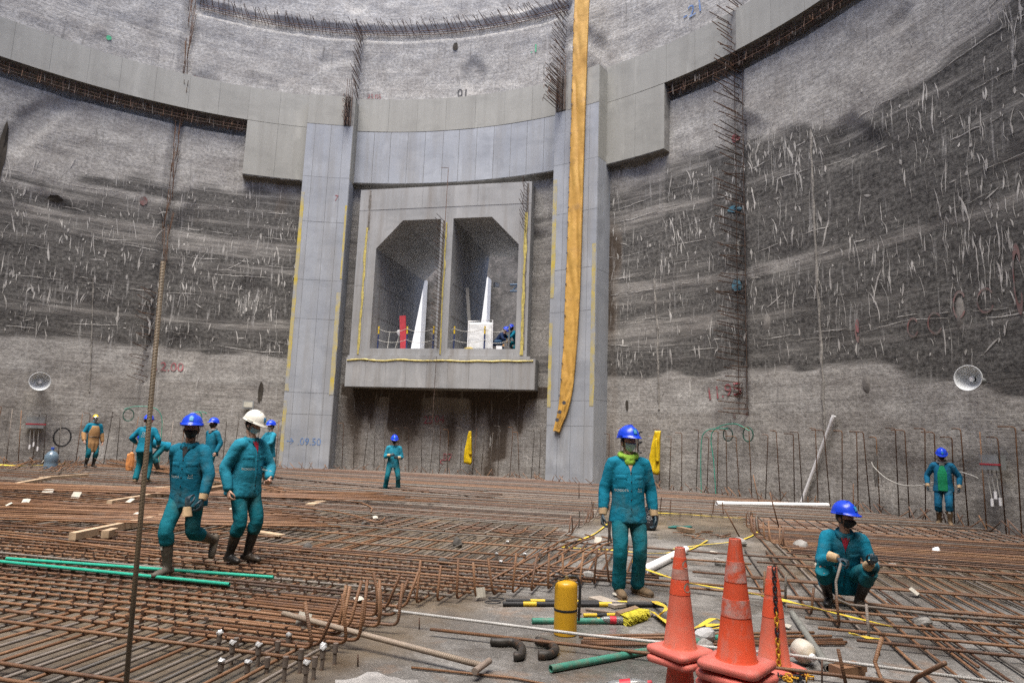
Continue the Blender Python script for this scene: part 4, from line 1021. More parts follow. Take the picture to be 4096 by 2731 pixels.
def hose(label, pts, mat=HOSEG, r_=.015): tag(MB().tube(catmull([cyl(*Wp(x, y), RW - .42) for x, y in pts], 5), r_, 7).build('hose', mat, None, True), label, 'hose')
hose('green hose arching over the wall hooks behind the man seen from behind', [(362, 942), (330, 936), (300, 934), (278, 940)] [::-1] + [(405, 938 + 20), (432, 975 - 5), (440, 1010), (440, 1062)] if False else [(286, 940), (310, 934), (345, 935), (365, 943), (374, 965), (372, 1010), (368, 1060)])
hose('green hose arching behind the white-helmeted man', [(430, 960), (440, 950), (465, 946), (478, 950)])
hose('green hose rising from the floor left of the two hanging rings', [(1628, 1148), (1626, 1080), (1628, 1010), (1640, 990), (1662, 985), (1690, 986)])
hose('green hose curving to the right-hand hanging ring beside the hooked bars', [(1662, 1145), (1656, 1060), (1650, 1015), (1655, 990), (1680, 977), (1710, 975), (1740, 990)])
coil('thin dark hose ring hanging behind the man seen from behind', 296, 953, .19, 3, plain('dark_green_hose', (.02, .09, .07), .5), .014, 'hose_coil'); coil('thin dark hose ring hanging left of the man in black mask at the wall', 455, 958, .18, 3, HOSEG, .012, 'hose_coil')
coil('small hose ring hanging on the left of the pair of green hoses', 1686, 998, .17, 3, plain('dark_hose', (.03, .07, .06), .5), .016, 'hose_coil'); coil('hose ring hanging on the right of the pair of green hoses', 1733, 998, .18, 3, plain('dark_hose_b', (.025, .08, .06), .5), .018, 'hose_coil')
RAIN = plain('yellow_oilskin', (.66, .46, .015), .38, .12, 3, bump=.5, bsc=5, bdist=.04)
def raincoat(label, top, botl, botr, lw):
    p, z = Wp(*top); pb0, zb = Wp(*botl); pb1, _ = Wp(*botr); rings = []; n = 20
    for i in range(n):
        t = i / (n - 1); zz = z + (zb - z) * t; pc0 = p + (pb0 - p) * min(1, t * 1.25) ** .8; pc1 = p + lw + (pb1 - p - lw) * min(1, t * 1.25) ** .8; ring = []
        for k in range(14):
            s_ = k / 13; fold = .05 * math.sin(s_ * 11 + t * 3) * (.3 + t) + .06 * noise.noise((s_ * 3, t * 4, top[0])); ring.append(cyl(pc0 + (pc1 - pc0) * s_, zz - .06 * s_ * (t > .95), RW - .5 - abs(fold)))
        ring += [cyl(pc1 + (pc0 - pc1) * k / 5, zz, RW - .4) for k in range(6)]; rings.append(ring)
    e = empty('raincoat', cyl(p, zb, RW - .5)); tag(e, label, 'raincoat'); rel(MB().rings(rings).build('coat', RAIN, None, 2), e)
    sl = [cyl(p + (pb1 - p) * .75, z - (z - zb) * q, RW - .56 - .04 * math.sin(q * 6)) for q in (.18, .3, .45, .6, .72)]; rel(MB().tube(catmull(sl, 3), [.05 + .004 * i for i in range(13)], 10, True, .7).build('sleeve', RAIN, None, 2), e)
raincoat('yellow raincoat hanging on a wall bar left of the right pillar', (1087, 990), (1075, 1062), (1092, 1068), .25)
raincoat('yellow raincoat hanging on a wall bar right of the right pillar', (1521, 990), (1508, 1085), (1530, 1085), .6)
o = MB()
for k in range(2):
    p, z = Wp(1480, 1005 + 22 * k); o.tube([cyl(p + .8 * math.cos(a_) * .5 + .2, z + .2 * math.sin(a_), RW - .35) for a_ in [1.2 + 3.6 * i / 10 for i in range(11)]], .03, 7)
tag(o.build('rubber_arc', BLK, None, True), 'black rubber arcs hanging on the wall beside the masked man\'s helmet', 'rubber piece')
o = MB(); pts = [(2040, 1062), (2048, 1075), (2075, 1098), (2110, 1113), (2150, 1116), (2190, 1108), (2240, 1085), (2275, 1090), (2300, 1100)]
tag(o.tube(catmull([cyl(*Wp(x, y), RW - .6) for x, y in pts], 4), .013, 6).build('power_cable', WROPE, None, True), 'pale power cable strung along the wall behind the man in the green shirt', 'cable')
o = MB()
for k in range(9):
    p, z = Wp(2040, 1050); o.tube(catmull([cyl(p + RND.uniform(-.2, .2), z + .1, RW - .4), cyl(p + RND.uniform(-.6, .5), z - .3, RW - .42), cyl(p + RND.uniform(-.4, .4), z - .75, RW - .4)], 3), .01, 5)
tag(o.build('rope_hank', plain('grey_rope', (.13, .12, .11), .9), None), 'frayed grey rope hank hanging on a hooked bar at the right wall', 'rope')

# ------------------------------------------------------------------ pipes
GREENC = plain('green_conduit', (.03, .36, .25), .35, .08); GREENPIPE = plain('dusty_green_pipe', (.05, .22, .16), .55, .2, 6, (.2, .17, .13), .4, 8)
def pipe(label, p0, p1, r, mat, name='pipe', ri=.8, collar=False, cat='pipe', n=2):
    p0, p1 = Vector(p0), Vector(p1); d = (p1 - p0).normalized(); L = (p1 - p0).length; M_ = Matrix.Translation(p0) @ d.to_track_quat('Z', 'Y').to_matrix().to_4x4()
    prof = [(r * ri, .12), (r * ri, 0), (r, 0)] + ([(r, L - .22), (r * 1.12, L - .2), (r * 1.12, L)] if collar else [(r, L)]) + [(r * ri, L), (r * ri, L - .12)]
    return tag(MB().lathe(prof, 18, M_, True).build(name, mat, None, True), label, cat)
pipe('upper bright green conduit lying on the near mat under the striding man', G(15, 1282, .11), G(628, 1325, .11), .018, GREENC, 'conduit')
pipe('lower bright green conduit lying on the near mat under the striding man', G(-60, 1283, .11), G(527, 1341, .11), .018, GREENC, 'conduit')
pipe('white plastic pipe lying flat on the far mat near the right wall', G(1902, 1160, .16), G(1646, 1156, .16), .06, PVC, 'plastic_pipe', .86, True)
a_, b_ = G(1842, 1152, .12), None; p, z = Wp(1922, 955); b_ = cyl(p, z, RW - .12); pipe('white plastic pipe leaning against the right wall', a_, b_, .055, PVC, 'plastic_pipe', .86, True)
pipe('white plastic pipe lying on the slab behind the orange cones', G(1478, 1310, .055), G(1575, 1262, .055), .058, PVC, 'plastic_pipe', .86)
pipe('dusty green pipe lying behind the extinguisher with a bottle at its end', G(1222, 1425, .028), G(1450, 1425, .028), .026, GREENPIPE)
pipe('dusty green pipe with a split end running under the cones', G(1265, 1535, .028), G(1660, 1462, .028), .027, GREENPIPE)
pipe('grey plastic pipe lying on the slab beside the white jug', G(1820, 1408, .03), G(1905, 1535, .03), .03, plain('grey_pvc', (.2, .2, .18), .6))
def striped(label, p0, p1, r, segs, flip=0):
    p0, p1 = Vector(p0), Vector(p1); e = empty('striped_pole', p0); tag(e, label, 'pole'); d = p1 - p0; c = [0] + segs + [1]
    for i in range(len(c) - 1):
        rel(MB().tube([p0 + d * (c[i] + .0005), p0 + d * (c[i + 1] - .0005)], r * (1 if (i + flip) % 2 else 1.01), 12).build('stripe', YEL if (i + flip) % 2 else BLK, None, True), e)
    n_ = d.normalized(); rel(MB().tube([p0 - n_ * .01 + Vector((.08 * math.cos(t) - .09, .05 * math.sin(t), .012)) for t in [2 * math.pi * k / 12 for k in range(13)]], .006, 5).build('wire_loop', BLK, None), e)
striped('black and yellow striped pole lying in front of the masked man', G(1155, 1386, .025), G(1530, 1388, .025), .024, [.12, .2, .36, .43, .58, .66], 0)
striped('black and yellow striped pole lying behind the first striped pole', G(1162, 1378, .02), G(1440, 1383, .02), .018, [.2, .32, .46, .6, .8], 0)
striped('short black and yellow striped pole lying by the bottle', G(1340, 1412, .02), G(1490, 1410, .02), .017, [.2, .35, .5, .65], 1)
for i, (x0, y0, x1, y1) in enumerate(((1335, 1472, 1945, 1474), (1335, 1478, 1935, 1468), (1340, 1466, 1910, 1460), (1330, 1460, 1870, 1452), (1338, 1480, 1940, 1478))):
    tag(bar('cut_bar', [G(x0, y0, .02), G(x1, y1, .02)], .013, RUSTB, None, 6), 'straight rusty bar on the slab behind the cones, %s from the camera' % ('second', 'third', 'fourth', 'fifth', 'first')[i], 'rebar', 'cut bars behind the cones')
tag(bar('threaded_rod', [G(1345, 1398, .02), G(1440, 1410, .02), G(1500, 1412, .02)], .014, TAN, None, 8), 'tan threaded rod lying beside the striped poles', 'rod')
for i, (pts, lab) in enumerate(((((1128, 1472), (1150, 1474), (1180, 1474), (1198, 1486), (1196, 1504), (1180, 1506)), 'long black curved hose offcut on the slab'), (((1232, 1470), (1262, 1478), (1276, 1490), (1262, 1502), (1236, 1503)), 'short black curved hose offcut on the slab beneath the extinguisher'))):
    tag(MB().tube(catmull([G(x, y, .035) for x, y in pts], 4), .033, 12).build('hose_offcut', plain('worn_rubber_%d' % i, (.03, .026, .022), .55, .4, 12, (.14, .07, .035), .5, 8, .5, 30), None, 2), lab, 'hose')

# ------------------------------------------------------------------ extinguisher
EXY = plain('extinguisher_paint', (.58, .32, .02), .32, .08, 4, (.4, .24, .05), .3, 7)
e = empty('fire_extinguisher', G(1298, 1456, 0)); tag(e, 'yellow fire extinguisher with a black hose standing on the slab', 'fire extinguisher')
MB().lathe([(.085, 0), (.1, .006), (.1, .40), (.095, .425), (.08, .44), (.05, .45), (.03, .452), (.03, .456)], 28).build('cylinder', EXY, e, True)
MB().lathe([(.1012, .2), (.1025, .205), (.1025, .215), (.1012, .22)], 28, None, False).build('strap', BLK, e)
BRS = plain('brass', (.35, .26, .12), .35, metal=.7)
MB().lathe([(.02, .455), (.02, .48), (.014, .49)], 14).build('valve', BRS, e, True)
MB().tube([(0, 0, .485), (-.04, -.01, .495), (-.13, -.02, .53)], [.01, .012, .009], 6, True, .5).build('lever', BLK, e, True); MB().tube([(0, 0, .475), (-.05, -.02, .46), (-.12, -.02, .465)], [.01, .012, .009], 6, True, .5).build('carry_handle', BLK, e, True)
MB().tube(catmull([(.02, 0, .475), (.07, -.02, .49), (.112, -.02, .44), (.118, -.02, .3), (.112, -.02, .12)], 5), .012, 8).build('hose', BLK, e, True)
MB().tube(catmull([(-.02, 0, .475), (-.09, -.03, .47), (-.14, -.06, .45), (-.12, -.07, .43), (-.08, -.06, .45)], 4), .005, 5).build('safety_wire', BLK, e)

# ------------------------------------------------------------------ cones
def cone_mat(name, base, worn, amt):
    a = MT(name); o = a.obj(); z = a.sep(o)[2]
    c = a.mix(a.mr(a.noise(o, 5, 6, .65), .35, .7, 0, .9), base, worn)
    sc_ = a.mr(a.noise(a.map(o, (9, 9, 1.4)), 2, 5, .65), .55, .68, 0, amt); c = a.mix(sc_, c, (.36, .26, .22))
    dt = a.mr(a.noise(a.map(o, loc=(2, 7, 1)), 3.5, 6, .7), .55, .75, 0, amt); c = a.mix(dt, c, (.40, .30, .25))
    a.bump(a.noise(o, 30, 4), .15, .004); return a.done(c, .55, 0, .3)
CONEA = cone_mat('faded_orange', (.70, .13, .075), (.66, .20, .135), .4); CONEB = cone_mat('bright_orange', (.74, .085, .03), (.68, .115, .055), .4); CONEC = cone_mat('pink_orange', (.62, .13, .10), (.62, .19, .15), .4)
CBAND = plain('reflective_orange', (.78, .11, .05), .4, .1, 20, (.5, .35, .25), .3, 9); CGREY = plain('worn_band', (.50, .22, .17), .6, .2, 25, (.42, .33, .29), .5, 10); FLAKE = plain('flaked_reflective', (.66, .11, .055), .5, .12, 30, (.48, .42, .39), .75, 13)
def cone_r(z): return .118 + (.036 - .118) * (z - .05) / .70
def traffic_cone(label, pos, rz, mat, bmat, bands=(), h=.75, s=1.0, notch=True):
    e = empty('traffic_cone', pos, rz, s); tag(e, label, 'traffic cone')
    w_ = .185; mb = MB(); pts = []
    for cx_, cy_, a0 in ((1, 1, 0), (-1, 1, 90), (-1, -1, 180), (1, -1, 270)):
        for k in range(4): a_ = R(a0 + 30 * k); pts.append((cx_ * (w_ - .05) + .05 * math.cos(a_), cy_ * (w_ - .05) + .05 * math.sin(a_)))
        if False:
            m_ = {0: (0, 1), 90: (-1, 0), 180: (0, -1), 270: (1, 0)}[a0]
            for t_, dd in ((.03, 0), (.022, .03), (-.022, .03), (-.03, 0)):
                pts.append((m_[0] * (w_ - dd) + (t_ if m_[0] == 0 else 0) * m_[1], m_[1] * (w_ - dd) + (t_ * -m_[0] if m_[1] == 0 else 0) * -1 * (-1)))
    mb.rings([[Vector((x * k, y * k, z)) for x, y in pts] for k, z in ((.97, 0), (1, .012), (1, .03), (.96, .042), (.8, .05))]); mb.build('base', bmat, e, True)
    MB().lathe([(cone_r(.05) + .012, .045), (cone_r(.06), .062), (cone_r(.3), .3), (cone_r(.6), .6), (cone_r(h), h), (cone_r(h) - .006, h + .003), (cone_r(h) - .01, h - .06)], 28).build('cone_body', mat, e, True)
    for z0, z1, m_ in bands:
        rr = []
        for k in range(5):
            z = z0 + (z1 - z0) * k / 4; rr.append((cone_r(z) + .0022, z))
        MB().lathe([(cone_r(z0), z0)] + rr + [(cone_r(z1), z1)], 28, None, False).build('collar_band', m_, e, True)
    return e
c1 = D(1562, 1500, 4.5)
S1 = (D(1570, 1256, c1.y).z - c1.z) / .753
def disc(e, z, ang, r_):
    mb = MB(); c0 = []; n = 12
    for k in range(n):
        a_ = 2 * math.pi * k / n; zz = z + r_ * math.sin(a_); th = ang + r_ * math.cos(a_) / cone_r(z); rr = cone_r(zz) + .004; c0.append(Vector((rr * math.sin(th), -rr * math.cos(th), zz)))
    mb.add(c0, [tuple(range(n))]); mb.build('sticker_mark', plain('mark_%.2f' % z, (.33, .27, .22), .8), e)
for i in range(3):
    z = c1.z - .05 * i if i < 2 else 0
    t = traffic_cone(('faded orange cone with two round grey marks, top of the stack behind the bottle', 'faded cone under the cone with two round marks', 'lowest cone of the stack topped by the cone with two round marks')[i], (c1.x, c1.y, z), .6 + .15 * i, CONEA, CONEC, ((.60, .68, CBAND), (.53, .60, CGREY), (.42, .52, CBAND)) if i == 0 else (), s=S1)
    if i == 0: disc(t, .635, .05, .03); disc(t, .475, .02, .034)
c2 = D(1692, 1532, 3.95); S2 = (D(1693, 1236, 3.95).z - c2.z) / .753
for i in range(4):
    z = c2.z - .062 * i
    if z < .02: break
    traffic_cone(('tallest orange cone with flaking grey reflective patches, top of its stack', 'cone just under the tallest cone, only its pink rim showing', 'third cone down in the stack topped by the tallest cone', 'fourth cone down in the stack topped by the tallest cone')[i], (c2.x, c2.y, z), .85 - .2 * i, CONEB, CONEC, ((.50, .62, FLAKE), (.30, .40, FLAKE)) if i == 0 else (), s=S2)
zz = c2.z - .062 * 4; k = 4
while zz > 0:
    traffic_cone('lower cone in the stack topped by the tallest cone, %s down' % ('fifth', 'sixth', 'seventh', 'eighth', 'ninth', 'tenth')[k - 4], (c2.x, c2.y, max(zz, 0)), .6 - .3 * (k % 3), CONEB, CONEC, (), s=S2); zz -= .062; k += 1
c3 = G(1778, 1538, 0)
e3 = traffic_cone('single orange cone with a chain hanging down its side', c3, .3, CONEA, CONEC, ((.55, .66, CBAND), (.45, .52, CBAND), (.39, .45, CBAND)))
CHK = plain('black_link', (.03, .03, .035), .5); CHY = plain('yellow_link', (.6, .32, .03), .5)
ch = empty('chain', c3); tag(ch, 'black and yellow plastic chain hung over the single orange cone', 'chain')
def link_mesh(M_, mat, L=.03, w_=.014, r_=.0055):
    pts = [Vector((w_ * math.cos(t), 0, (L - w_) * (1 if math.sin(t) > 0 else -1) * .55 + w_ * math.sin(t))) for t in [2 * math.pi * k / 10 for k in range(11)]]
    return MB().tube([M_ @ p for p in pts], r_, 5).build('link', mat, ch, True)
for i in range(20):
    z = .74 - i * .036
    if z < .04: break
    rr = cone_r(z) + .012; an = -.1; link_mesh(Matrix.Translation((rr * math.sin(an), -rr * math.cos(an), z)) @ Matrix.Rotation((i % 2) * math.pi / 2 + an, 4, 'Z'), CHK if i < 9 or 12 <= i < 14 else CHY)
for i in range(34):
    t = i / 33; p = Vector((-.12 + .3 * t + .05 * math.sin(i * .9), -.2 - .06 * math.cos(i * .7), .012 + .01 * (i % 3))); link_mesh(Matrix.Translation(p) @ Matrix.Rotation(i * .6, 4, 'Z') @ Matrix.Rotation(math.pi / 2, 4, 'X' if i % 2 else 'Y'), CHK if i % 11 < 6 else CHY)
# fallen bottle pieces, broom and small things
t = traffic_cone('pink cone base corner showing at the lower edge beside the red-capped bottle', D(1350, 1583, 4.1) * 1 - Vector((0, 0, .0)), .2, CONEC, CONEC, ()) if False else None
e = empty('broom', G(1445, 1425, 0)); tag(e, 'broom head with yellow bristles lying on its side before the masked man', 'broom')
M_ = Matrix.Translation((0, 0, .06)) @ Matrix.Rotation(R(48), 4, 'Z') @ Matrix.Rotation(R(14), 4, 'X')
MB().box((-.17, .0, -.035), (.17, .05, .035), M_).build('brush_block', WOODD, e)
BRIS = plain('yellow_bristle', (.62, .55, .05), .7, .3, 30)
mb = MB()
for i in range(900):
    x = RND.uniform(-.16, .16); z = RND.uniform(-.03, .03); l = RND.uniform(.09, .13); a0 = M_ @ Vector((x, 0, z)); a1 = M_ @ Vector((x * 1.12 + RND.uniform(-.015, .015), -l, z * 1.6 + RND.uniform(-.015, .02))); s_ = Vector((.0022, .001, .001)); mb.add([a0 - s_, a0 + s_, a1 + s_, a1 - s_, a0 + Vector((0, 0, .003)), a1 + Vector((0, 0, .003))], [(0, 1, 2, 3), (0, 4, 5, 3), (1, 4, 5, 2)])
tag(mb.build('bristles', BRIS, e), kind='stuff')
PET = plain('clear_plastic', (.6, .62, .62), .15, .1); PET.node_tree.nodes['Principled BSDF'].inputs['Transmission Weight'].default_value = .75
REDL = plain('red_label', (.55, .03, .05), .45, .1)
def bottle(label, pos, dirv, s, cap, big=False):
    e = empty('plastic_bottle', pos); tag(e, label, 'bottle'); M_ = Vector(dirv).to_track_quat('Z', 'Y').to_matrix().to_4x4()
    MB().lathe([(r_ * s, z_ * s) for r_, z_ in ((.02, 0), (.033, .01), (.034, .06), (.031, .09), (.034, .12), (.034, .15), (.026, .19), (.014, .215), (.013, .23))], 16, M_).build('bottle_body', PET, e, True)
    MB().lathe([(r_ * s, z_ * s) for r_, z_ in ((.0345, .07), (.0348, .075), (.0348, .125), (.0345, .13))], 16, M_, False).build('label', REDL, e, True)
    MB().lathe([(r_ * s, z_ * s) for r_, z_ in ((.016, .222), (.016, .245), (.012, .248))], 12, M_).build('cap', cap, e, True)
bottle('clear bottle with red label and yellow cap lying by the green pipe', G(1432, 1424, .036), (-1, -.05, .02), 1.0, YEL)
bottle('clear bottle with red label lying at the lower edge left of the cones', G(1395, 1578, .045), (.9, -.1, .15), 1.2, REDB)
e = empty('water_jug', G(115, 1078, .1)); tag(e, 'blue-tinted water bottle standing on the mat left of the apron man', 'water bottle')
WJ = plain('blue_bottle', (.22, .32, .42), .15, .1); WJ.node_tree.nodes['Principled BSDF'].inputs['Transmission Weight'].default_value = .5
s_ = (G(130, 1078, .1) - G(100, 1078, .1)).length / .3 * 1.0
MB().lathe([(r_, z_) for r_, z_ in ((.11, 0), (.135, .02), (.135, .12), (.125, .15), (.135, .18), (.135, .3), (.09, .37), (.03, .41), (.03, .45))], 20).build('bottle_body', WJ, e, True); MB().lathe([(.034, .44), (.034, .48), (.02, .485)], 12).build('cap', plain('blue_cap', (.03, .08, .4), .4), e, True)
for o in [e]: o.scale = (1.5, 1.5, 1.5)
e = empty('plastic_jug', G(1848, 1497, .095), 0, .85); tag(e, 'dirty white round plastic jug lying beside the grey pipe', 'jug'); JUG = plain('dirty_white', (.62, .58, .5), .5, .1, 4, (.42, .31, .17), .6, 5)
M_ = Vector((.25, -.75, -.15)).to_track_quat('Z', 'Y').to_matrix().to_4x4()
MB().lathe([(.05, -.1), (.09, -.085), (.102, -.03), (.1, .02), (.075, .06), (.035, .08), (.027, .095)], 20, M_).build('jug_body', JUG, e, 2); MB().lathe([(.034, .085), (.034, .115), (.02, .12)], 14, M_).build('cap', PVC, e, True)

# timbers and boards
def timber(label, x0, y0, x1, y1, z, w_, h_, mat, name='timber_beam'):
    p0, p1 = G(x0, y0, z), G(x1, y1, z); d = p1 - p0; M_ = Matrix.Translation(p0) @ Matrix.Rotation(math.atan2(d.y, d.x), 4, 'Z'); tag(MB().box((0, -w_ / 2, 0), (d.length, w_ / 2, h_), M_).build(name, mat), label, 'timber')
timber('pale squared timber under the thick bar bundle left of the striding man', 165, 1240, 415, 1185, .085, .1, .1, WOOD); timber('pale timber end in front of the bar bundle beside the first one', 240, 1235, 262, 1228, .085, .1, .1, WOOD)
timber('pale timber lying across the middle bars left of the striding man', 250, 1160, 430, 1128, .12, .1, .09, WOOD); timber('long pale timber just behind the middle one', 312, 1132, 512, 1114, .12, .1, .09, WOOD); timber('pale timber under the bars at the far left edge', -10, 1125, 112, 1102, .12, .1, .08, WOOD); timber('short pale timber right of the far left one', 92, 1102, 200, 1094, .12, .1, .08, WOOD)
timber('dark wooden beam between the striding man and the white-helmeted man', 795, 1148 - 8, 905, 1136 - 8, .12, .14, .12, WOODD) if False else timber('dark wooden beam between the striding man and the white-helmeted man', 440, 1142, 518, 1128, .14, .2, .16, WOODD)
timber('small pale plank lying on the open bars right of the white-helmeted man', 592, 1222, 648, 1231, .09, .12, .025, WOOD, 'plank'); timber('tiny pale board on the far mat', 712, 1160, 740, 1152, .1, .2, .03, WOOD, 'plank'); timber('weathered board lying on the slab behind the striped poles', 1365, 1375, 1425, 1395, .01, .16, .03, plain('grey_board', (.36, .31, .26), .85), 'plank')
timber('brown wood offcut beside the black bag behind the masked man', 1560, 1225 - 8, 1590, 1232 - 8, .02, .12, .07, WOODD, 'plank')
# yellow caution tape
CT = plain('caution_tape', (.68, .52, .06), .4, .15, 10, (.5, .12, .05), .35, 14)
def tape(label, pts, wdt=.05, z=.02):
    wdt *= .6
    P_ = catmull([G(x, y, zz if len(q) else z) for (x, y, *q) in pts for zz in [q[0] if q else z]], 5); rings = []
    for i, p in enumerate(P_):
        d = (P_[min(i + 1, len(P_) - 1)] - P_[max(i - 1, 0)]).normalized(); a_ = noise.noise((i * .25, pts[0][0], 1)) * 1.5; s_ = (d.cross(UPV).normalized() * math.cos(a_) + UPV * math.sin(a_)) * wdt / 2; nn = d.cross(s_).normalized() * .002
        rings.append([p + s_ + nn, p - s_ + nn, p - s_ - nn, p + s_ - nn])
    tag(MB().rings(rings).build('caution_tape', CT), label, 'tape')
tape('yellow caution tape running from the white pipe past the cones to a pin at right', [(1470, 1302, .12), (1560, 1332, .1), (1640, 1348, .1), (1740, 1365, .12), (1830, 1385, .12), (1930, 1410, .13), (2048, 1438, .15)])
tape('yellow caution tape across the back of the floor opening', [(1490, 1176), (1580, 1181), (1660, 1187), (1725, 1190)]); tape('yellow caution tape along the right side of the floor opening', [(1735, 1190), (1745, 1215), (1700, 1240), (1600, 1252), (1540, 1262)])
tape('yellow caution tape along the left side of the floor opening behind the masked man', [(1290, 1255), (1330, 1240), (1370, 1222), (1410, 1190)], .06); tape('yellow caution tape in front of the floor opening', [(1290, 1256), (1400, 1262), (1500, 1270), (1580, 1262), (1625, 1240)], .06)
tape('crumpled yellow caution tape beside the broom', [(1500, 1380, .05), (1530, 1395, .12), (1515, 1415, .03), (1555, 1432, .08), (1530, 1425, .02), (1500, 1405, .04), (1560, 1445, .05), (1600, 1440, .02), (1640, 1420, .05), (1670, 1435, .02)], .07)
tape('strip of yellow tape lying on the slab behind the cones', [(1610, 1445), (1660, 1440), (1670, 1432), (1620, 1436)], .06); tape('yellow tape tails tied to the upright bar at lower right', [(1950, 1453, .4), (1985, 1462, .38), (2020, 1466, .37)], .04)
tape('yellow tape lying on the mat at far left edge', [(-20, 1066, .2), (60, 1069, .2), (150, 1064, .22)], .12)
# rags, stones, card scraps, tie wire
RK = plain('rubble_stone', (.27, .26, .245), .9, .3, 8, bump=.7, bsc=15, bdist=.02); CARD = plain('card', (.46, .43, .37), .8, .12, 9); BAGM = plain('black_plastic_bag', (.015, .015, .017), .25, .3, 9, bump=.9, bsc=14, bdist=.03)
def stone(label, x, y, r_, mat=RK, name='stone', cat='stone', sc=(1.2, .9, .7), z=0, group=None):
    t = MB(); sphere_part(t, (0, 0, r_ * sc[2] * .8), r_, 10, 7, sc); sd_ = RND.uniform(0, 50); t.v = [tuple(Vector(v) * (1 + .4 * noise.noise(Vector(v) / r_ * .9 + Vector((sd_, 0, 0))))) for v in t.v]; o = t.build(name, mat, None, mat is BAGM); o.location = G(x, y, z); o.rotation_euler.z = RND.uniform(0, 6); tag(o, label, cat, group)
stone('black plastic bag slumped behind the masked man', 1492, 1216, .2, BAGM, 'plastic_bag', 'bag', (1, .9, 1.2)); stone('dark rubble lump at the mat edge behind the extinguisher', 1355, 1333, .085); stone('grey stone behind the tall cone near the opening', 1700, 1252, .11); stone('small grey stone left of the tall cone', 1655, 1298, .08)
stone('grey concrete lump behind the tallest cone', 1622, 1475, .095, plain('pale_rubble', (.42, .42, .42), .9, .2, 9)); stone('pale concrete lump right of the cones', 1615, 1500, .08); stone('dark stone on the bars left of the squatting man', 1838, 1200 + 62, .12); stone('pale plaster lump left of the squatting man', 1885, 1312, .09, plain('pale_lump', (.5, .44, .36), .9)); stone('dark stone on the bars right of the squatting man', 2120, 1448 - 8, .08); stone('dark spacer block right of the squatting man\'s knee', 2015, 1302, .07); stone('small cube of concrete right of the squatting man', 2050, 1303, .05); stone('white plastic pot on the bars right of the squatting man', 2150, 1275, .075, PVC, 'plastic_pot', 'pot', (.9, .9, 1.1)); stone('small grey spacer far right on the bars', 2265, 1247, .06); stone('lump of rubble at the lower right corner', 2010, 1562 + 10, .07)
for i, (x, y) in enumerate(((705, 1268), (1052, 1256), (838, 1204 + 8), (1020, 1302))): stone('dark spacer block in the brown water, %s from the left' % ('first', 'fourth', 'second', 'third')[i], x, y, .075, plain('spacer_%d' % i, (.07, .065, .06), .9, .4, 20), 'spacer_block', 'spacer', (1.1, 1, .9), 0, 'spacer blocks')
stone('green rag lying in the floor opening', 1562, 1213, .13, plain('green_rag', (.02, .10, .09), .9, .3), 'rag', 'rag', (2.2, .7, .25)); stone('orange welding gaiter standing beside the man seen from behind', 296, 1083, .17, plain('orange_leather', (.55, .22, .07), .7), 'leather_gaiter', 'gaiter', (.8, .6, 2.2), .1)
stone('yellow cloth bundle behind the masked man\'s legs', 1466, 1302, .1, plain('yellow_cloth', (.6, .36, .03), .7, .3, 12), 'cloth_bundle', 'cloth', (1, .8, .8), .06)
def scrap(label, x, y, s, rz, z=.1, tilt=.5, mat=CARD):
    M_ = Matrix.Translation(G(x, y, z)) @ Matrix.Rotation(rz, 4, 'Z') @ Matrix.Rotation(tilt, 4, 'X'); t = MB(); rr = []
    for k in range(4): rr.append([M_ @ Vector((s * (k / 3 - .5), yy, .012 * math.sin(k) + zz)) for yy, zz in ((-s * .4, 0), (s * .4, 0), (s * .4, .004), (-s * .4, .004))])
    tag(t.rings(rr).build('card_scrap', mat), label, 'scrap', 'card scraps')
for lab, x, y, s_, tilt, z in (('leaning beside the hooked bar ends at the near mat corner', 697, 1425, .16, 1.2, .12), ('flat on the far mat near the kinked bar', 862, 1188, .09, .5, .1), ('standing on the middle timber at left', 175, 1137, .18, 1.0, .2), ('beside the second pale timber at left', 298, 1150, .16, .6, .2), ('behind the short cut bars left of the water bottle', 100, 1058, .2, 1, .22), ('on the short cut bars at far left', 110, 1128, .2, .4, .2),
    ('between the striding man and the white-helmeted man', 533, 1173, .14, 1.1, .17), ('behind the striding man\'s raised boot', 446, 1192, .14, 1.0, .17), ('tied on a hooked bar end left of the masked man', 1365, 1175, .1, 1.4, .1), ('folded in the floor opening left of the masked man', 1373, 1240, .13, 1.0, .06), ('flat on the slab beside the stone behind the cones', 1640, 1268, .13, .1, .02), ('on the near mat right of the green conduits', 825, 1376, .09, .3, .1),
    ('hanging at the mat edge left of the extinguisher', 1103, 1360, .12, 1.3, .08), ('under the bars right of the squatting man\'s boots', 1965, 1355, .13, .3, .06), ('on the bars right of the squatting man', 2100, 1358, .13, .6, .06), ('flat on the slab left of the grey pipe', 1806, 1438, .08, .2, .02), ('leftmost on the loose bars but one', 60, 1150, .12, .6, .2), ('leftmost on the loose bars', 20, 1158, .12, .5, .2), ('in front of the thick bar bundle', 312, 1180, .1, .4, .2), ('among the striped poles', 1420, 1365, .12, .2, .02), ('on the far mat right of the left pillar', 718, 1130, .1, .5, .1), ('at the mat edge behind the extinguisher', 1285, 1350, .08, .6, .05)):
    scrap('torn pale card scrap ' + lab, x, y, s_, RND.uniform(-1, 1), z, tilt)
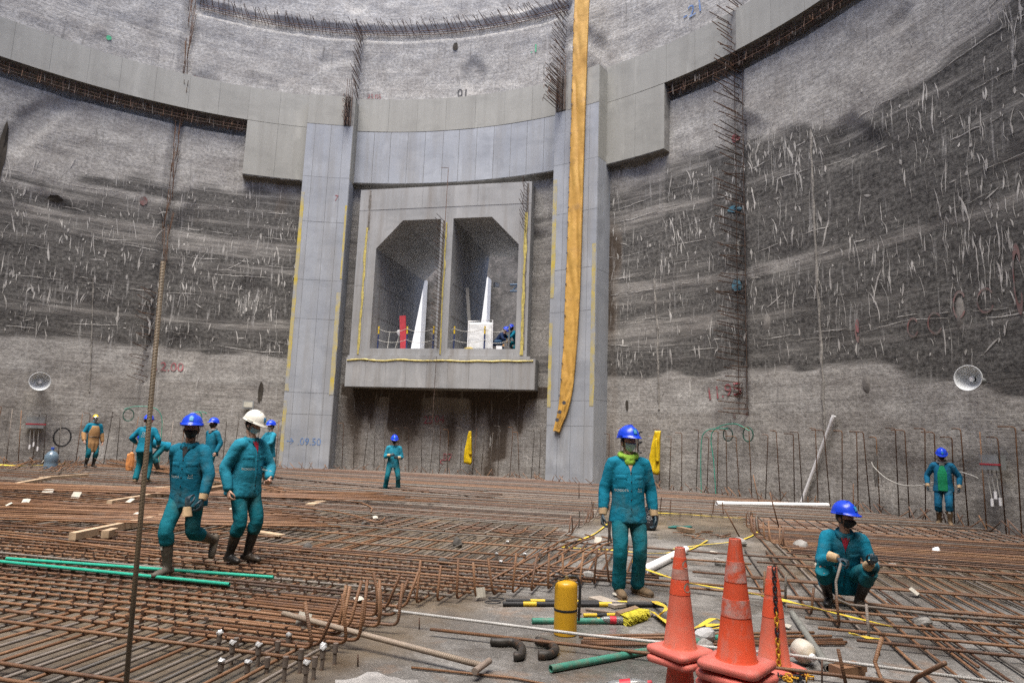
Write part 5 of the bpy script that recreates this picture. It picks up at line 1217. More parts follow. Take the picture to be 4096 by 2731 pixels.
# broken concrete at the lower edge
t = MB(); rings = []
for i in range(9):
    u = i / 8; rings.append([G(770 + 190 * u, 1560 + 22 * k, 0) + Vector((0, 0, max(0, (.11 + .06 * noise.noise((u * 4, k * .9, 1))) * math.sin(math.pi * min(1, u * 1.02)) * (1 if 0 < k < 5 else .02)))) for k in range(6)])
o = t.rings(rings, cap=False, closed=False).build('concrete_mound', plain('chalky_concrete', (.34, .325, .31), .95, .25, 7, bump=.9, bsc=18, bdist=.03), None, True); tag(o, 'chalky heap of broken concrete at the lower edge of the slab', 'rubble')
o = MB().box((-.13, -.06, 0), (.13, .06, .07), Matrix.Rotation(.4, 4, 'Z')).build('steel_offcut', RUSTB); o.location = G(1948, 1548, 0); tag(o, 'rusty steel offcut on the slab at lower right', 'offcut')
# ------------------------------------------------------------------ people
def cloth(name, col, dirt=(.13, .13, .07), damt=.5):
    a = MT(name); o = a.obj(); n = a.noise(o, 4, 5, .6)
    c = a.ramp(n, [(.3, tuple(x * .8 for x in col)), (.7, tuple(x * 1.15 for x in col))])
    d = a.mr(a.noise(a.map(o, (1, 1, .7), (3, 1, 4)), 2.6, 5, .6), .60 - .12 * damt, .80); c = a.mix(a.ma('MULTIPLY', d, .7), c, dirt)
    w_ = a.ma('ADD', a.noise(a.map(o, (9, 9, 16)), 1, 3, .5, .8), a.ma('MULTIPLY', a.noise(o, 40, 3), .3)); a.bump(w_, .45, .018)
    return a.done(c, .85, 0, .2)
TEALJ = cloth('teal_drill', (.005, .16, .25)); TEALT = cloth('teal_drill_trousers', (.006, .135, .18), (.085, .105, .065), .8); TEALF = cloth('teal_drill_faded', (.018, .20, .29), damt=.3); TEALD = cloth('teal_drill_deep', (.006, .125, .20)); NAVYJ = cloth('navy_drill', (.012, .025, .07)); BLUEJ = cloth('blue_drill', (.008, .11, .21))
GREENS = cloth('green_jersey', (.01, .21, .09), damt=.1); REDS = cloth('red_jersey', (.3, .02, .04), damt=0); JEAN = cloth('denim', (.03, .07, .13)); LEATH = cloth('tan_leather', (.30, .17, .075), (.16, .09, .05), .5); NEON = cloth('lime_cloth', (.26, .46, .06), damt=0); GREYSC = cloth('grey_scarf', (.2, .2, .2), damt=0)
def skin_mat(name, col):
    a = MT(name); c = a.mix(a.noise(a.obj(), 9, 3), tuple(x * .85 for x in col), tuple(x * 1.1 for x in col)); return a.done(c, .55, 0, .4)
SKIN = skin_mat('skin', (.54, .32, .23)); SKIND = skin_mat('skin_tan', (.42, .24, .165))
HAIR = plain('dark_hair', (.012, .01, .009), .6, .3, 40); HBLUE = plain('blue_helmet', (.012, .055, .60), .28, .04, 3, (.1, .12, .3), .2, 8); HWHITE = plain('white_helmet', (.66, .64, .58), .3, .05, 3, (.4, .37, .3), .25, 8); HYEL = plain('yellow_visor', (.66, .46, .03), .35)
EMBL = plain('emblem_blue', (.02, .22, .45), .5); MASKB = plain('surgical_mask', (.42, .58, .60), .8, .06, 20); MASKK = plain('black_mask', (.012, .012, .013), .7); MASKW = plain('white_mask', (.7, .7, .68), .8)
GLV = plain('dipped_glove', (.02, .04, .055), .5, .4, 12, (.12, .13, .13), .35, 10, .5, 40); CUFF = plain('glove_cuff', (.48, .34, .2), .85, .2, 12); BOOTK = plain('black_boot', (.02, .018, .017), .4, .3, 8, (.13, .09, .06), .45, 5); BOOTM = plain('muddy_boot', (.17, .115, .065), .8, .35, 8, (.06, .045, .035), .5, 6); BOOTG = plain('grey_boot', (.10, .085, .07), .7, .3, 8, (.16, .12, .08), .6, 5); PRINT = plain('cloth_print', (.42, .42, .38), .8, .1); EYEW = plain('eye_dark', (.02, .015, .012), .3); CLEAR = plain('clear_visor', (.75, .78, .8), .08); CLEAR.node_tree.nodes['Principled BSDF'].inputs['Transmission Weight'].default_value = .92; TAGW = plain('white_tag', (.65, .64, .6), .8)

def remesh(mb, vox, sm=3, wr=0, seed=0, wsc=9, hot=(), mat=None, name='m'):
    me = bpy.data.meshes.new('tmp'); me.from_pydata(mb.v, [], mb.f); o = bpy.data.objects.new('tmp', me); TMP.collection.objects.link(o)
    r_ = o.modifiers.new('r', 'REMESH'); r_.mode = 'VOXEL'; r_.voxel_size = vox; r_.use_smooth_shade = True
    if sm: s_ = o.modifiers.new('s', 'SMOOTH'); s_.factor = .5; s_.iterations = sm
    out = bpy.data.meshes.new_from_object(evaluated(o)); bpy.data.objects.remove(o); bpy.data.meshes.remove(me)
    if wr:
        off = Vector((seed * 3.1, seed, 0)); cos = []; nr = [v.normal.copy() for v in out.vertices]
        for v, n_ in zip(out.vertices, nr):
            p = v.co; k = 1.0
            for c, rad, g in hot:
                d = (p - c).length
                if d < rad: k += g * (1 - d / rad)
            q = Vector(((p.x + .35 * p.z) * wsc * .75, p.y * wsc * .75, (p.z - .4 * p.x) * wsc * .85)) + off
            a_ = noise.noise(q); b_ = noise.noise(q * 2.3 + Vector((5, 5, 5)))
            cos += (p + n_ * wr * k * ((1 - 2 * abs(a_)) * .8 + b_ * .5 - .3))[:]
        out.vertices.foreach_set('co', cos)
    out.polygons.foreach_set('use_smooth', [True] * len(out.polygons)); out.name = name
    out.materials.clear()
    if mat: out.materials.append(mat)
    out.update(); return out

def limb(mb, pts, rads, n=3, sides=12, flat=1.0, up=None):
    P_ = catmull([Vector((*p,)) for p in pts], n); R_ = [v.x for v in catmull([Vector((r_, 0, 0)) for r_ in rads], n)]
    d0 = (P_[0] - P_[1]).normalized(); d1 = (P_[-1] - P_[-2]).normalized()
    P_ = [P_[0] + d0 * R_[0] * .55] + P_ + [P_[-1] + d1 * R_[-1] * .55]; R_ = [R_[0] * .6] + R_ + [R_[-1] * .6]
    mb.tube(P_, R_, sides, True, flat, up)

def ik(a, c, l1, l2, hint):
    a, c = Vector(a), Vector(c); d = c - a; L = min(d.length, (l1 + l2) * .999); dn = d.normalized(); c2 = a + dn * L
    x = (l1 * l1 - l2 * l2 + L * L) / (2 * L); h = math.sqrt(max(0, l1 * l1 - x * x)); hv = Vector(hint); hv -= dn * hv.dot(dn); hv.normalize()
    return a + dn * x + hv * h, c2

def head_r(d):
    x, y, z = d; rx, ry, rz = .074, .093, .115
    r_ = 1 / math.sqrt((x / rx) ** 2 + (y / ry) ** 2 + (z / rz) ** 2)
    if z < 0: r_ *= 1 - .13 * min(1, -z * 1.2) * (abs(x) + .3)
    if y > 0 and z < -.2: r_ *= 1 - .22 * min(1, (-z - .2) * 2) * y
    f = max(0, -y)
    r_ += f * (.021 * math.exp(-((x / .13) ** 2 + ((z + .16) / .17) ** 2)) - .007 * math.exp(-(((abs(x) - .38) / .18) ** 2 + ((z - .06) / .1) ** 2)) + .005 * math.exp(-((x / .5) ** 2 + ((z - .24) / .08) ** 2)) + .008 * math.exp(-((x / .25) ** 2 + ((z + .85) / .2) ** 2)) + .003 * math.exp(-((x / .2) ** 2 + ((z + .52) / .1) ** 2)))
    return r_

def shell(M_, az0, az1, el0, el1, off, mat, name, parent, na=22, ne=10, bulge=None, th=.004):
    def pt(i, j, o_):
        az = R(az0 + (az1 - az0) * i / na); el = R(el0 + (el1 - el0) * j / ne); d = Vector((math.sin(az) * math.cos(el), -math.cos(az) * math.cos(el), math.sin(el)))
        return M_ @ (d * (head_r(d) + o_ + (bulge(az, el) if bulge else 0)))
    mb = MB(); rings = []
    for i in range(na + 1): rings.append([pt(i, j, off) for j in range(ne + 1)] + [pt(i, j, off - th) for j in range(ne, -1, -1)])
    return mb.rings(rings).build(name, mat, parent, 2)

def make_helmet(M_, mat, parent, emblem=True, detail=2):
    mb = MB(); n = 40; rings = []
    prof = [(0, 1.0), (.25, .985), (.5, .90), (.72, .74), (.9, .50), (1.0, .16), (1.03, 0.0)]
    e = empty('helmet'); e.parent = parent; e.matrix_local = M_
    def rim(a_): return .118 * abs(math.cos(a_)) ** 1 * abs(math.cos(a_)) + .143 * math.sin(a_) ** 2
    for r_, h in prof[::-1]:
        ring = []
        for k in range(n):
            a_ = 2 * math.pi * k / n; x = .117 * r_ * math.cos(a_); y = .142 * r_ * math.sin(a_); z = .128 * h
            z += .010 * math.exp(-(x / .028) ** 2) * (1 if abs(y) < .12 else .3) * h - .006 * math.exp(-((abs(x) - .05) / .012) ** 2) * h * (1 if y < .08 else .4)
            ring.append(Vector((x, y, z)))
        rings.append(ring)
    brim = []
    for k in range(n):
        a_ = 2 * math.pi * k / n; x = math.cos(a_); y = math.sin(a_); f = max(0, -y) ** 2
        brim.append(Vector((x * (.128 + .012 * f), y * .152 - .042 * f * (1 - .35 * x * x), -.004 - .016 * f)))
    lo = [p + Vector((0, 0, -.006)) for p in brim]; inner = [Vector((p.x * .93, p.y * .93, p.z)) for p in rings[0]]
    mb.rings([[p * .96 + Vector((0, 0, .02)) for p in inner], inner, lo, brim] + rings[0:], cap=False); k_ = len(mb.v) - n
    mb.add([Vector((0, 0, .138))], []); top = len(mb.v) - 1; [mb.f.append((k_ + k, k_ + (k + 1) % n, top)) for k in range(n)]
    mb.build('helmet_shell', mat, e, 2)
    if detail:
        MB().tube([(x_, -.05 - .0 * i, .134 - .018 * abs(i - 2) * .3) for i, x_ in enumerate((-.03, -.018, 0, .018, .03))], .006, 6).build('vent_ridge', mat, e, True)
        for s_ in (-1, 1): MB().box((s_ * .119 - .006, -.06, .004), (s_ * .119 + .006, .02, .016)).build('slot_rail', mat, e)
    if emblem:
        vs = []; n_ = 6
        for j in range(n_):
            for i in range(n_):
                x = (-.5 + i / (n_ - 1)) * .042; z = .03 + .052 * j / (n_ - 1); q = math.sqrt(max(.01, 1 - (z / .134) ** 2.4)); y = -.1425 * math.sqrt(max(0, q * q - (x / .12) ** 2)) - .006; vs.append((x, y, z))
        MB().add(vs, [(j * n_ + i, j * n_ + i + 1, (j + 1) * n_ + i + 1, (j + 1) * n_ + i) for j in range(n_ - 1) for i in range(n_ - 1)]).build('emblem', EMBL, e)
        t = []
        for (x, z, w_, h_) in ((-.008, .062, .006, .012), (.008, .062, .006, .012), (0, .052, .02, .005), (0, .04, .03, .004)):
            q = math.sqrt(max(.01, 1 - (z / .134) ** 2.4)); y = -.1425 * q - .0075; n0 = len(t); t += [(x - w_ / 2, y, z - h_ / 2), (x + w_ / 2, y, z - h_ / 2), (x + w_ / 2, y + .001, z + h_ / 2), (x - w_ / 2, y + .001, z + h_ / 2)]
        MB().add(t, [tuple(range(i, i + 4)) for i in range(0, 16, 4)]).build('emblem_print', plain('emblem_pale', (.25, .5, .62), .5) if 'emblem_pale' not in bpy.data.materials else bpy.data.materials['emblem_pale'], e)
    return e

def make_hand(M_, mat, curl, name, side, cuff=None, vox=.0055):
    """hand: wrist at the origin, fingers along -Z, palm facing -Y, thumb on side*-X (towards the body front)"""
    mb = MB(); s_ = side
    limb(mb, [(0, 0, .05), (0, 0, 0), (0, 0, -.045), (0, .0, -.088)], [.026, .027, .036, .034], 2, 12, .48, (0, 1, 0))
    for k, (x, L, rr) in enumerate(((-.030, .070, .0092), (-.010, .080, .0095), (.011, .074, .0092), (.030, .058, .0082))):
        c = curl * (1 + .12 * k); p = Vector((x * -s_, 0, -.082)); a_ = R(8); pts = [p + Vector((0, 0, .02)), p]
        for j, q in enumerate((.42, .33, .25)):
            a_ += c * (.9, 1.1, .8)[j]; p = p + Vector((x * .06 * -s_, -math.sin(a_), -math.cos(a_))) * L * q; pts.append(p)
        limb(mb, pts, [rr, rr, rr, rr * .92, rr * .8], 2, 8)
    p = Vector((-.024 * -s_ * -1 * -1, -.005, -.02)); p = Vector((s_ * .026, -.006, -.018)); limb(mb, [p, p + Vector((s_ * .022, -.012, -.03)), p + Vector((s_ * .026, -.026 - .01 * curl, -.058)), p + Vector((s_ * .018, -.036 - .012 * curl, -.08))], [.0125, .0115, .0105, .009], 2, 8)
    me = remesh(mb, vox, 2, mat=mat, name=name); o = link(bpy.data.objects.new(name, me)); o.matrix_local = M_
    if cuff:
        c = MB(); c.lathe([(.034, -.005), (.038, -.002), (.049, .085), (.045, .088), (.036, .08)], 16).build('cuff', cuff, o, True)
    return o

def frame(z, y):
    """rotation with -Z along z and -Y as near to y as may be"""
    z = -Vector(z).normalized(); y = -Vector(y); x = y.cross(z); x = x.normalized() if x.length > 1e-4 else z.orthogonal().normalized(); y = z.cross(x)
    return Matrix((x, y, z)).transposed().to_4x4()

def make_boot(ank, shin, toe, mat, tall, parent, top, tagw=False, vox=.011, sole=None):
    mb = MB(); toe = Vector(toe).normalized(); upv = Vector(shin).normalized(); rt = toe.cross(upv).normalized(); upf = rt.cross(toe).normalized(); ank = Vector(ank)
    h = ank - upf * .085                                       # sole level under the ankle
    P_ = [h - toe * .065 + upf * .04, h - toe * .02 + upf * .048, h + toe * .06 + upf * .045, h + toe * .13 + upf * .034, h + toe * .185 + upf * .03]
    limb(mb, P_, [.04, .047, .046, .047, .036], 3, 12, .9, upf)
    limb(mb, [h - toe * .02 + upf * .03, ank, ank + upv * .06, ank + upv * top * .6, ank + upv * top], [.04, .05, .05, .062, .066] if tall else [.04, .048, .05, .05, .05], 3, 12)
    me = remesh(mb, vox, 3, .0025, 3, 14, mat=mat, name='boot')
    for v in me.vertices:                                      # flat tread
        d = (v.co - h).dot(upf)
        if d < .004: v.co += upf * (.004 - d)
    o = link(bpy.data.objects.new('boot' if tall else 'shoe', me), parent)
    if sole:
        t = MB(); out = [(-.075, .0), (-.06, .04), (0, .048), (.07, .047), (.14, .05), (.19, .036), (.2, 0)]; pts = out + [(a_, -b_) for a_, b_ in out[-2:0:-1]]
        t.rings([[h + toe * a_ + rt * b_ * k + upf * z for a_, b_ in pts] for z, k in ((0, .97), (.022, 1.02))]); t.build('sole', sole, o)
    if tagw: t = MB(); c = ank + upv * (top - .05) - rt * 0; f_ = (toe + rt * .2).normalized(); s2 = upv.cross(f_).normalized(); q = c + f_ * .068; t.add([q - s2 * .02 - upv * .04, q + s2 * .02 - upv * .04, q + s2 * .02 + upv * .04, q - s2 * .02 + upv * .04], [(0, 1, 2, 3)]); t.build('size_tag', TAGW, o)
    return o

def person(label, pos, rz=0, s=1.0, pel=(0, 0, .93), neck=(0, -.01, 1.45), tw=0, ankL=(.11, .02, .09), ankR=(-.11, .02, .09), toeL=(.18, -1, 0), toeR=(-.18, -1, 0), khL=(.1, -1, .1), khR=(-.1, -1, .1),
           wrL=(.29, -.03, .86), wrR=(-.29, -.03, .86), ehL=(.6, 1, 0), ehR=(-.6, 1, 0), yaw=0, pitch=0, roll=0, jac=TEALJ, tro=TEALT, hel=HBLUE, mask='blue', hands=('glove', 'glove'), boots='tall', bmat=BOOTK, detail=2, skin=SKIN,
           fat=1.0, neckw=None, open_=None, seed=1, hat='helmet', fdL=None, fdR=None, palmL=None, palmR=None, curl=.5, tags=False, prints=True, apron=False, sole=None, phone=False):
    root = empty('person', pos, R(rz) - math.atan2(pos[0], pos[1]), s); tag(root, label, 'person'); V3 = Vector
    pel, neck = V3(pel), V3(neck); Z = (neck - pel).normalized(); X = V3((math.cos(R(tw)), math.sin(R(tw)), 0)); X = (X - Z * X.dot(Z)).normalized(); Y = Z.cross(X); L = (neck - pel).length
    Mt = Matrix((X, Y, Z)).transposed().to_4x4(); Mt.translation = pel
    shL, shR = neck - Z * .07 + X * .168, neck - Z * .07 - X * .168; Xp = V3((math.cos(R(tw * .5)), math.sin(R(tw * .5)), 0)); hiL, hiR = pel + Xp * .088 - V3((0, 0, .02)), pel - Xp * .088 - V3((0, 0, .02))
    elL, wrL = ik(shL, wrL, .295, .27, ehL); elR, wrR = ik(shR, wrR, .295, .27, ehR); knL, ankL = ik(hiL, ankL, .435, .425, khL); knR, ankR = ik(hiR, ankR, .435, .425, khR)
    hd = neck + Z * .045 + V3((0, 0, .115)) * .75 + Z * .03; Mh = Matrix.Translation(hd) @ Matrix.Rotation(R(yaw), 4, 'Z') @ Matrix.Rotation(R(pitch), 4, 'X') @ Matrix.Rotation(R(roll), 4, 'Y')
    vox = (.022, .016, .0125)[detail]
    # body: one continuous figure
    b = MB(); rings = []
    for i in range(19):
        th = math.pi * min(max(i / 18, .01), .99); rings.append([Mh @ (d * head_r(d)) for d in [V3((math.sin(th) * math.cos(2 * math.pi * k / 28), math.sin(th) * math.sin(2 * math.pi * k / 28), -math.cos(th))) for k in range(28)]])
    b.rings(rings)
    for s_ in (-1, 1): sphere_part(b, Mh @ V3((s_ * .077, .005, -.01)), .026, 8, 6, (.35, .7, 1.2), Mh.to_3x3())
    limb(b, [neck - Z * .08, neck + Z * .02, hd - Mh.to_3x3() @ V3((0, -.01, .06))], [.06, .054, .052], 2)
    limb(b, [pel - Z * .02, pel + Z * .12, pel + Z * .3, neck - Z * .1], [.13, .125, .14, .11], 3, 14, .72, Y)
    for sh, el, wr in ((shL, elL, wrL), (shR, elR, wrR)): limb(b, [neck - Z * .09, sh, el, wr], [.06, .052, .04, .03], 3)
    for hi, kn, an in ((hiL, knL, ankL), (hiR, knR, ankR)): limb(b, [hi + V3((0, 0, .05)), hi, kn, kn.lerp(an, .35), an], [.078, .07, .046, .044, .034], 3)
    link(bpy.data.objects.new('body', remesh(b, .0095 if detail == 2 else .013, 2, mat=skin, name='body')), root)
    # jacket
    j = MB(); rings = []; k_ = L / .52; N_ = 20; pr = ((-.17, .202 * fat, .160 * fat, .0), (-.10, .195 * fat, .154 * fat, -.002), (.0, .176 * fat, .142 * fat, -.006), (.12, .17 * fat, .138 * fat, -.01), (.26, .178, .138, -.006), (.36, .184, .130, .002), (.42, .178, .116, .006), (.465, .142, .094, .008), (.505, .095, .076, .006), (.535, .072, .068, 0))
    for dz, hw, hdp, yo in pr: rings.append([pel + Z * dz * k_ + X * hw * math.copysign(abs(math.cos(t)) ** .85, math.cos(t)) + Y * (hdp * math.copysign(abs(math.sin(t)) ** .85, math.sin(t)) + yo) for t in [2 * math.pi * q / N_ for q in range(N_)]])
    j.rings(rings)
    for sh, el, wr in ((shL, elL, wrL), (shR, elR, wrR)):
        w2 = wr + (el - wr).normalized() * (.06 if hands[0 if sh is shL else 1] == 'glove' else .012); limb(j, [sh - X * (.07 if sh is shL else -.07) - Z * .015, sh, sh.lerp(el, .5), el, el.lerp(w2, .5), w2], [.076, .077, .071, .065, .061, .053], 3, 14)
    jm = remesh(j, vox, 2, .0032, seed, 11, ((elL, .16, 1.2), (elR, .16, 1.2), (pel, .2, .6), (shL, .14, .4), (shR, .14, .4)), jac, 'jacket'); jo = link(bpy.data.objects.new('jacket', jm), root)
    # trousers
    t = MB(); rings = []
    for dz, hw, hdp in ((.05, .14 * fat, .105 * fat), (-.02, .15 * fat, .115 * fat), (-.09, .155, .118), (-.14, .115, .1)): rings.append([pel + V3((0, 0, dz)) + Xp * hw * math.cos(q) + V3((-Xp.y, Xp.x, 0)) * hdp * math.sin(q) for q in [2 * math.pi * i / 18 for i in range(18)]])
    t.rings(rings[::-1])
    for hi, kn, an in ((hiL, knL, ankL), (hiR, knR, ankR)):
        if boots == 'tall': e_ = kn.lerp(an, .38); limb(t, [hi + V3((0, 0, .03)), hi.lerp(kn, .35), kn, kn.lerp(an, .22), e_], [.094, .094, .078, .08, .076], 3, 14)
        else: e_ = kn.lerp(an, .97); limb(t, [hi + V3((0, 0, .03)), hi.lerp(kn, .35), kn, kn.lerp(an, .5), e_], [.094, .094, .078, .074, .074], 3, 14)
    tm = remesh(t, vox, 2, .0038, seed + 7, 10, ((knL, .2, .9), (knR, .2, .9), (ankL, .3, 1.0), (ankR, .3, 1.0)), tro, 'trousers'); link(bpy.data.objects.new('trousers', tm), root)
    for an, kn, toe, nm in ((ankL, knL, toeL, 'L'), (ankR, knR, toeR, 'R')): make_boot(an, kn - an, toe, bmat, boots == 'tall', root, .29 if boots == 'tall' else .07, tags and boots == 'tall', .012 if detail else .018, sole)
    for side, wr, el, hk, fd, pm in ((1, wrL, elL, hands[0], fdL, palmL), (-1, wrR, elR, hands[1], fdR, palmR)):
        d = V3(fd) if fd is not None else (wr - el); pm_ = V3(pm) if pm is not None else V3((-side * 1.0, -.35, 0))
        M_ = Matrix.Translation(wr) @ frame(d, pm_)
        th_side = 1 if (M_.to_3x3() @ V3((1, 0, 0))).dot(V3((0, -1, .2))) > 0 else -1
        g = hk == 'glove'; o = make_hand(M_, GLV if g else skin, curl, 'glove' if g else 'hand', th_side, CUFF if g else None, .0055 if detail == 2 else .008); o.parent = root
        if g: o.scale = (1.1, 1.1, 1.1)
    # head gear
    if hat == 'helmet': make_helmet(Mh @ Matrix.Translation((0, .006, .056)) @ Matrix.Rotation(R(-6), 4, 'X') @ Matrix.Scale(.98, 4), hel, root, True, detail)
    bf = lambda az, el: (.012 if mask != 'black' else .03) * math.exp(-((az / .5) ** 2 + ((el + .35) / .4) ** 2))
    mm = {'blue': MASKB, 'black': MASKK, 'white': MASKW, 'scarf': MASKK}.get(mask)
    if mm:
        if mask == 'scarf': shell(Mh, -115, 115, -72, 2, .012, MASKK, 'face_cover', root)
        else: shell(Mh, -58, 58, -62, -3, .006, mm, 'mask', root, bulge=bf)
        if mask in ('blue', 'white', 'black') and detail == 2:
            st = MB()
            for s_ in (-1, 1):
                for e0, e1 in ((-6, 2), (-48, -14)): st.tube([Mh @ (d * (head_r(d) + .005)) for d in [V3((math.sin(R(az * s_)) * math.cos(R(el)), -math.cos(R(az * s_)) * math.cos(R(el)), math.sin(R(el)))) for az, el in [(56 + 34 * q / 5, e0 + (e1 - e0) * q / 5) for q in range(6)]]], .0016, 4)
            st.build('mask_loop', MASKW if mask != 'black' else MASKK, root)
    shell(Mh, 75, 285, -42, 40, .006, HAIR, 'hair', root, 22, 8)
    if detail == 2:
        for s_ in (-1, 1):
            def hp(az, el, o_): d = V3((math.sin(R(az)) * math.cos(R(el)), -math.cos(R(az)) * math.cos(R(el)), math.sin(R(el)))); return Mh @ (d * (head_r(d) + o_))
            q = MB(); sphere_part(q, hp(22 * s_, 4.5, -.004), .0105, 10, 8, (1, .8, .62), Mh.to_3x3()); q.build('eye', EYEW, root, 2)
            MB().tube([hp(a_ * s_, 13 + 2 * math.sin((a_ - 8) * .12), .001) for a_ in (9, 15, 21, 27, 33)], .0042, 5, True, .7).build('eyebrow', HAIR, root, True)
        pts = [Mh @ V3(p) for p in ((.09, -.02, .04), (.082, -.03, -.03), (.06, -.045, -.095), (.02, -.05, -.128), (0, -.052, -.132), (-.02, -.05, -.128), (-.06, -.045, -.095), (-.082, -.03, -.03), (-.09, -.02, .04))]
        MB().tube(catmull(pts, 3), .003, 5).build('chin_strap', MASKK, root)
    bv = BVHTree.FromPolygons([v.co.copy() for v in jm.vertices], [tuple(p.vertices) for p in jm.polygons])
    def proj(x, z, off, back=False):
        o_ = Mt @ V3((x, .6 if back else -.6, z)); d = (Mt.to_3x3() @ V3((0, -1 if back else 1, 0))); h, n_, _, _ = bv.ray_cast(o_, d); return None if h is None else h - d * off
    def patch(x0, x1, z0, z1, nx, nz_, off, mat, name, back=False):
        mb = MB(); vs = [[proj(x0 + (x1 - x0) * i / nx, z0 + (z1 - z0) * k / nz_, off if 0 < i < nx and 0 < k < nz_ else off - .006, back) for k in range(nz_ + 1)] for i in range(nx + 1)]
        if any(v is None for r_ in vs for v in r_): return
        mb.rings(vs, cap=False, closed=False); mb.build(name, mat, jo, 2)
    def words(sx, x, z, size, back=False):
        vs, fs = text_mesh(sx, size); out = [proj(x + (v.x if not back else -v.x), z + v.y, .004, back) for v in vs]
        if not any(v is None for v in out): MB().add(out, fs).build('print', PRINT, jo)
    if detail == 2 and open_ is None and not apron:
        patch(-.02, .02, -.1, .44 * k_, 4, 26, .006, jac, 'placket')
        for i in range(5):
            c = proj(.004, -.02 + .095 * i, .008)
            if c is not None: q = MB(); sphere_part(q, c, .007, 8, 5); q.build('button', MASKK, jo)
        for x in (-.1, .1):
            patch(x - .055, x + .055, .19 * k_, .31 * k_, 8, 8, .007, jac, 'pocket'); patch(x - .06, x + .06, .285 * k_, .335 * k_, 8, 4, .012, jac, 'pocket_flap')
        if prints: words('BOGOT\u00c1', -.095, .17 * k_, .034); words('\u2302', .1, .2 * k_, .06); words('Bogot\u00e1', .1, .165 * k_, .018)
    if detail >= 1 and prints == 'back': words('\u2302\u2302', 0, .33, .09, True); words('ALCALDIA', 0, .27, .035, True); words('DE BOGOT\u00c1', 0, .235, .03, True)
    # collar
    if open_ is not None:
        mb = MB(); nx = 8; vs = []
        for i in range(nx + 1): vs.append([proj((-.5 + i / nx) * (.19 - .12 * max(0, (k - 11) / 5)), -.13 + .60 * k / 16 * k_, .012 + .012 * math.cos((i / nx - .5) * 3)) for k in range(17)])
        if not any(v is None for r_ in vs for v in r_): mb.rings(vs, cap=False, closed=False); mb.build('shirt', open_, jo, 2)
    elif detail == 2:
        mb = MB(); vs = []
        for i in range(5): vs.append([proj((-.5 + i / 4) * (.002 + .085 * max(0, (k - 2) / 6)), (.33 + .17 * k / 8) * k_, .009) for k in range(9)])
        if not any(v is None for r_ in vs for v in r_): mb.rings(vs, cap=False, closed=False); mb.build('undershirt', {3: REDS, 2: MASKK, 10: REDS}.get(seed, SKIND), jo, 2)
    if not apron:
        for s_ in (-1, 1):
            c = MB(); rings = []
            for i in range(9):
                a_ = R(-78 + 168 * i / 8); rr = .074; base = neck - Z * (.03 + .02 * (i < 2)) + X * math.cos(a_) * rr * s_ * 1.05 + Y * math.sin(a_) * rr * .95; out = (X * math.cos(a_) * s_ + Y * math.sin(a_)); tip = base + Z * .05 + out * .004; fold = base + out * .026 + Z * (.006 if i > 1 else -.03)
                rings.append([base, tip, tip + out * .006, fold + out * .006, fold])
            c.rings(rings).build('collar', jac, jo, 2)
    if neckw is not None:
        q = MB(); q.tube(catmull([neck + X * .085 * math.cos(t_) + Y * (.08 * math.sin(t_)) + Z * (.02 - .02 * math.sin(-t_)) for t_ in [2 * math.pi * i / 14 for i in range(15)]], 2), .034, 10, True, .9); sphere_part(q, neck - Y * .09 - Z * .045, .05, 10, 8, (1.2, .6, 1))
        link(bpy.data.objects.new('neck_cloth', remesh(q, .011, 2, .008, 5, 22, mat=neckw, name='neck_cloth')), root)
    if apron:
        mb = MB(); N_ = 14; rows = []
        for k in range(18):
            z = -.42 + .86 * k / 17; hw = .17 if z < .22 else .17 - .32 * (z - .22)
            row = []
            for i in range(N_ + 1):
                x = (i / N_ * 2 - 1) * hw; p = proj(x, max(z, -.08), .018) or (Mt @ V3((x, -.13, z)))
                if z < -.08: p = p + Z * (z + .08) + (Mt.to_3x3() @ V3((0, -.012 * math.sin(i * 1.3) - .02, 0)))
                row.append(p)
            rows.append(row)
        o = mb.rings(rows, cap=False, closed=False).build('apron', LEATH, root, 2); mo = o.modifiers.new('s', 'SOLIDIFY'); mo.thickness = .006
        MB().tube(catmull([proj(x, .08, .024) or V3((0, 0, 1)) for x in (-.15, -.08, 0, .08, .15)], 3), .008, 5).build('apron_strap', BOOTK, root)
        for el, wr in ((elL, wrL), (elR, wrR)):
            q = MB(); limb(q, [el.lerp(wr, -.1), el.lerp(wr, .5), el.lerp(wr, .95)], [.072, .068, .058], 3); link(bpy.data.objects.new('leather_sleeve', remesh(q, .016, 1, .006, 2, 12, mat=LEATH, name='leather_sleeve')), root)
    if hat == 'visor':
        shell(Mh, -100, 100, 18, 80, .028, HYEL, 'visor_crown', root, 24, 8); shell(Mh, -75, 75, -48, 26, .05, CLEAR, 'face_shield', root, 24, 10, th=.002)
        for s_ in (-1, 1): q = MB(); sphere_part(q, Mh @ V3((s_ * .088, .01, 0)), .034, 10, 8, (.6, 1, 1.1), Mh.to_3x3()); q.build('ear_muff', REDB, root, 2)
    if hat == 'muff':
        for s_ in (-1, 1): q = MB(); sphere_part(q, Mh @ V3((s_ * .092, .01, 0)), .034, 10, 8, (.6, 1, 1.1), Mh.to_3x3()); q.build('ear_muff', REDB, root, 2)
        make_helmet(Mh @ Matrix.Translation((0, .006, .056)) @ Matrix.Rotation(R(-6), 4, 'X') @ Matrix.Scale(.98, 4), hel, root, False, detail)
    if phone: pc = (wrL + wrR) / 2 + V3((0, -.06, .03)); MB().box((-.06, -.05, -.006), (.06, .05, .006), Matrix.Translation(pc) @ Matrix.Rotation(.5, 4, 'X')).build('notebook', TAGW, root)
    return root

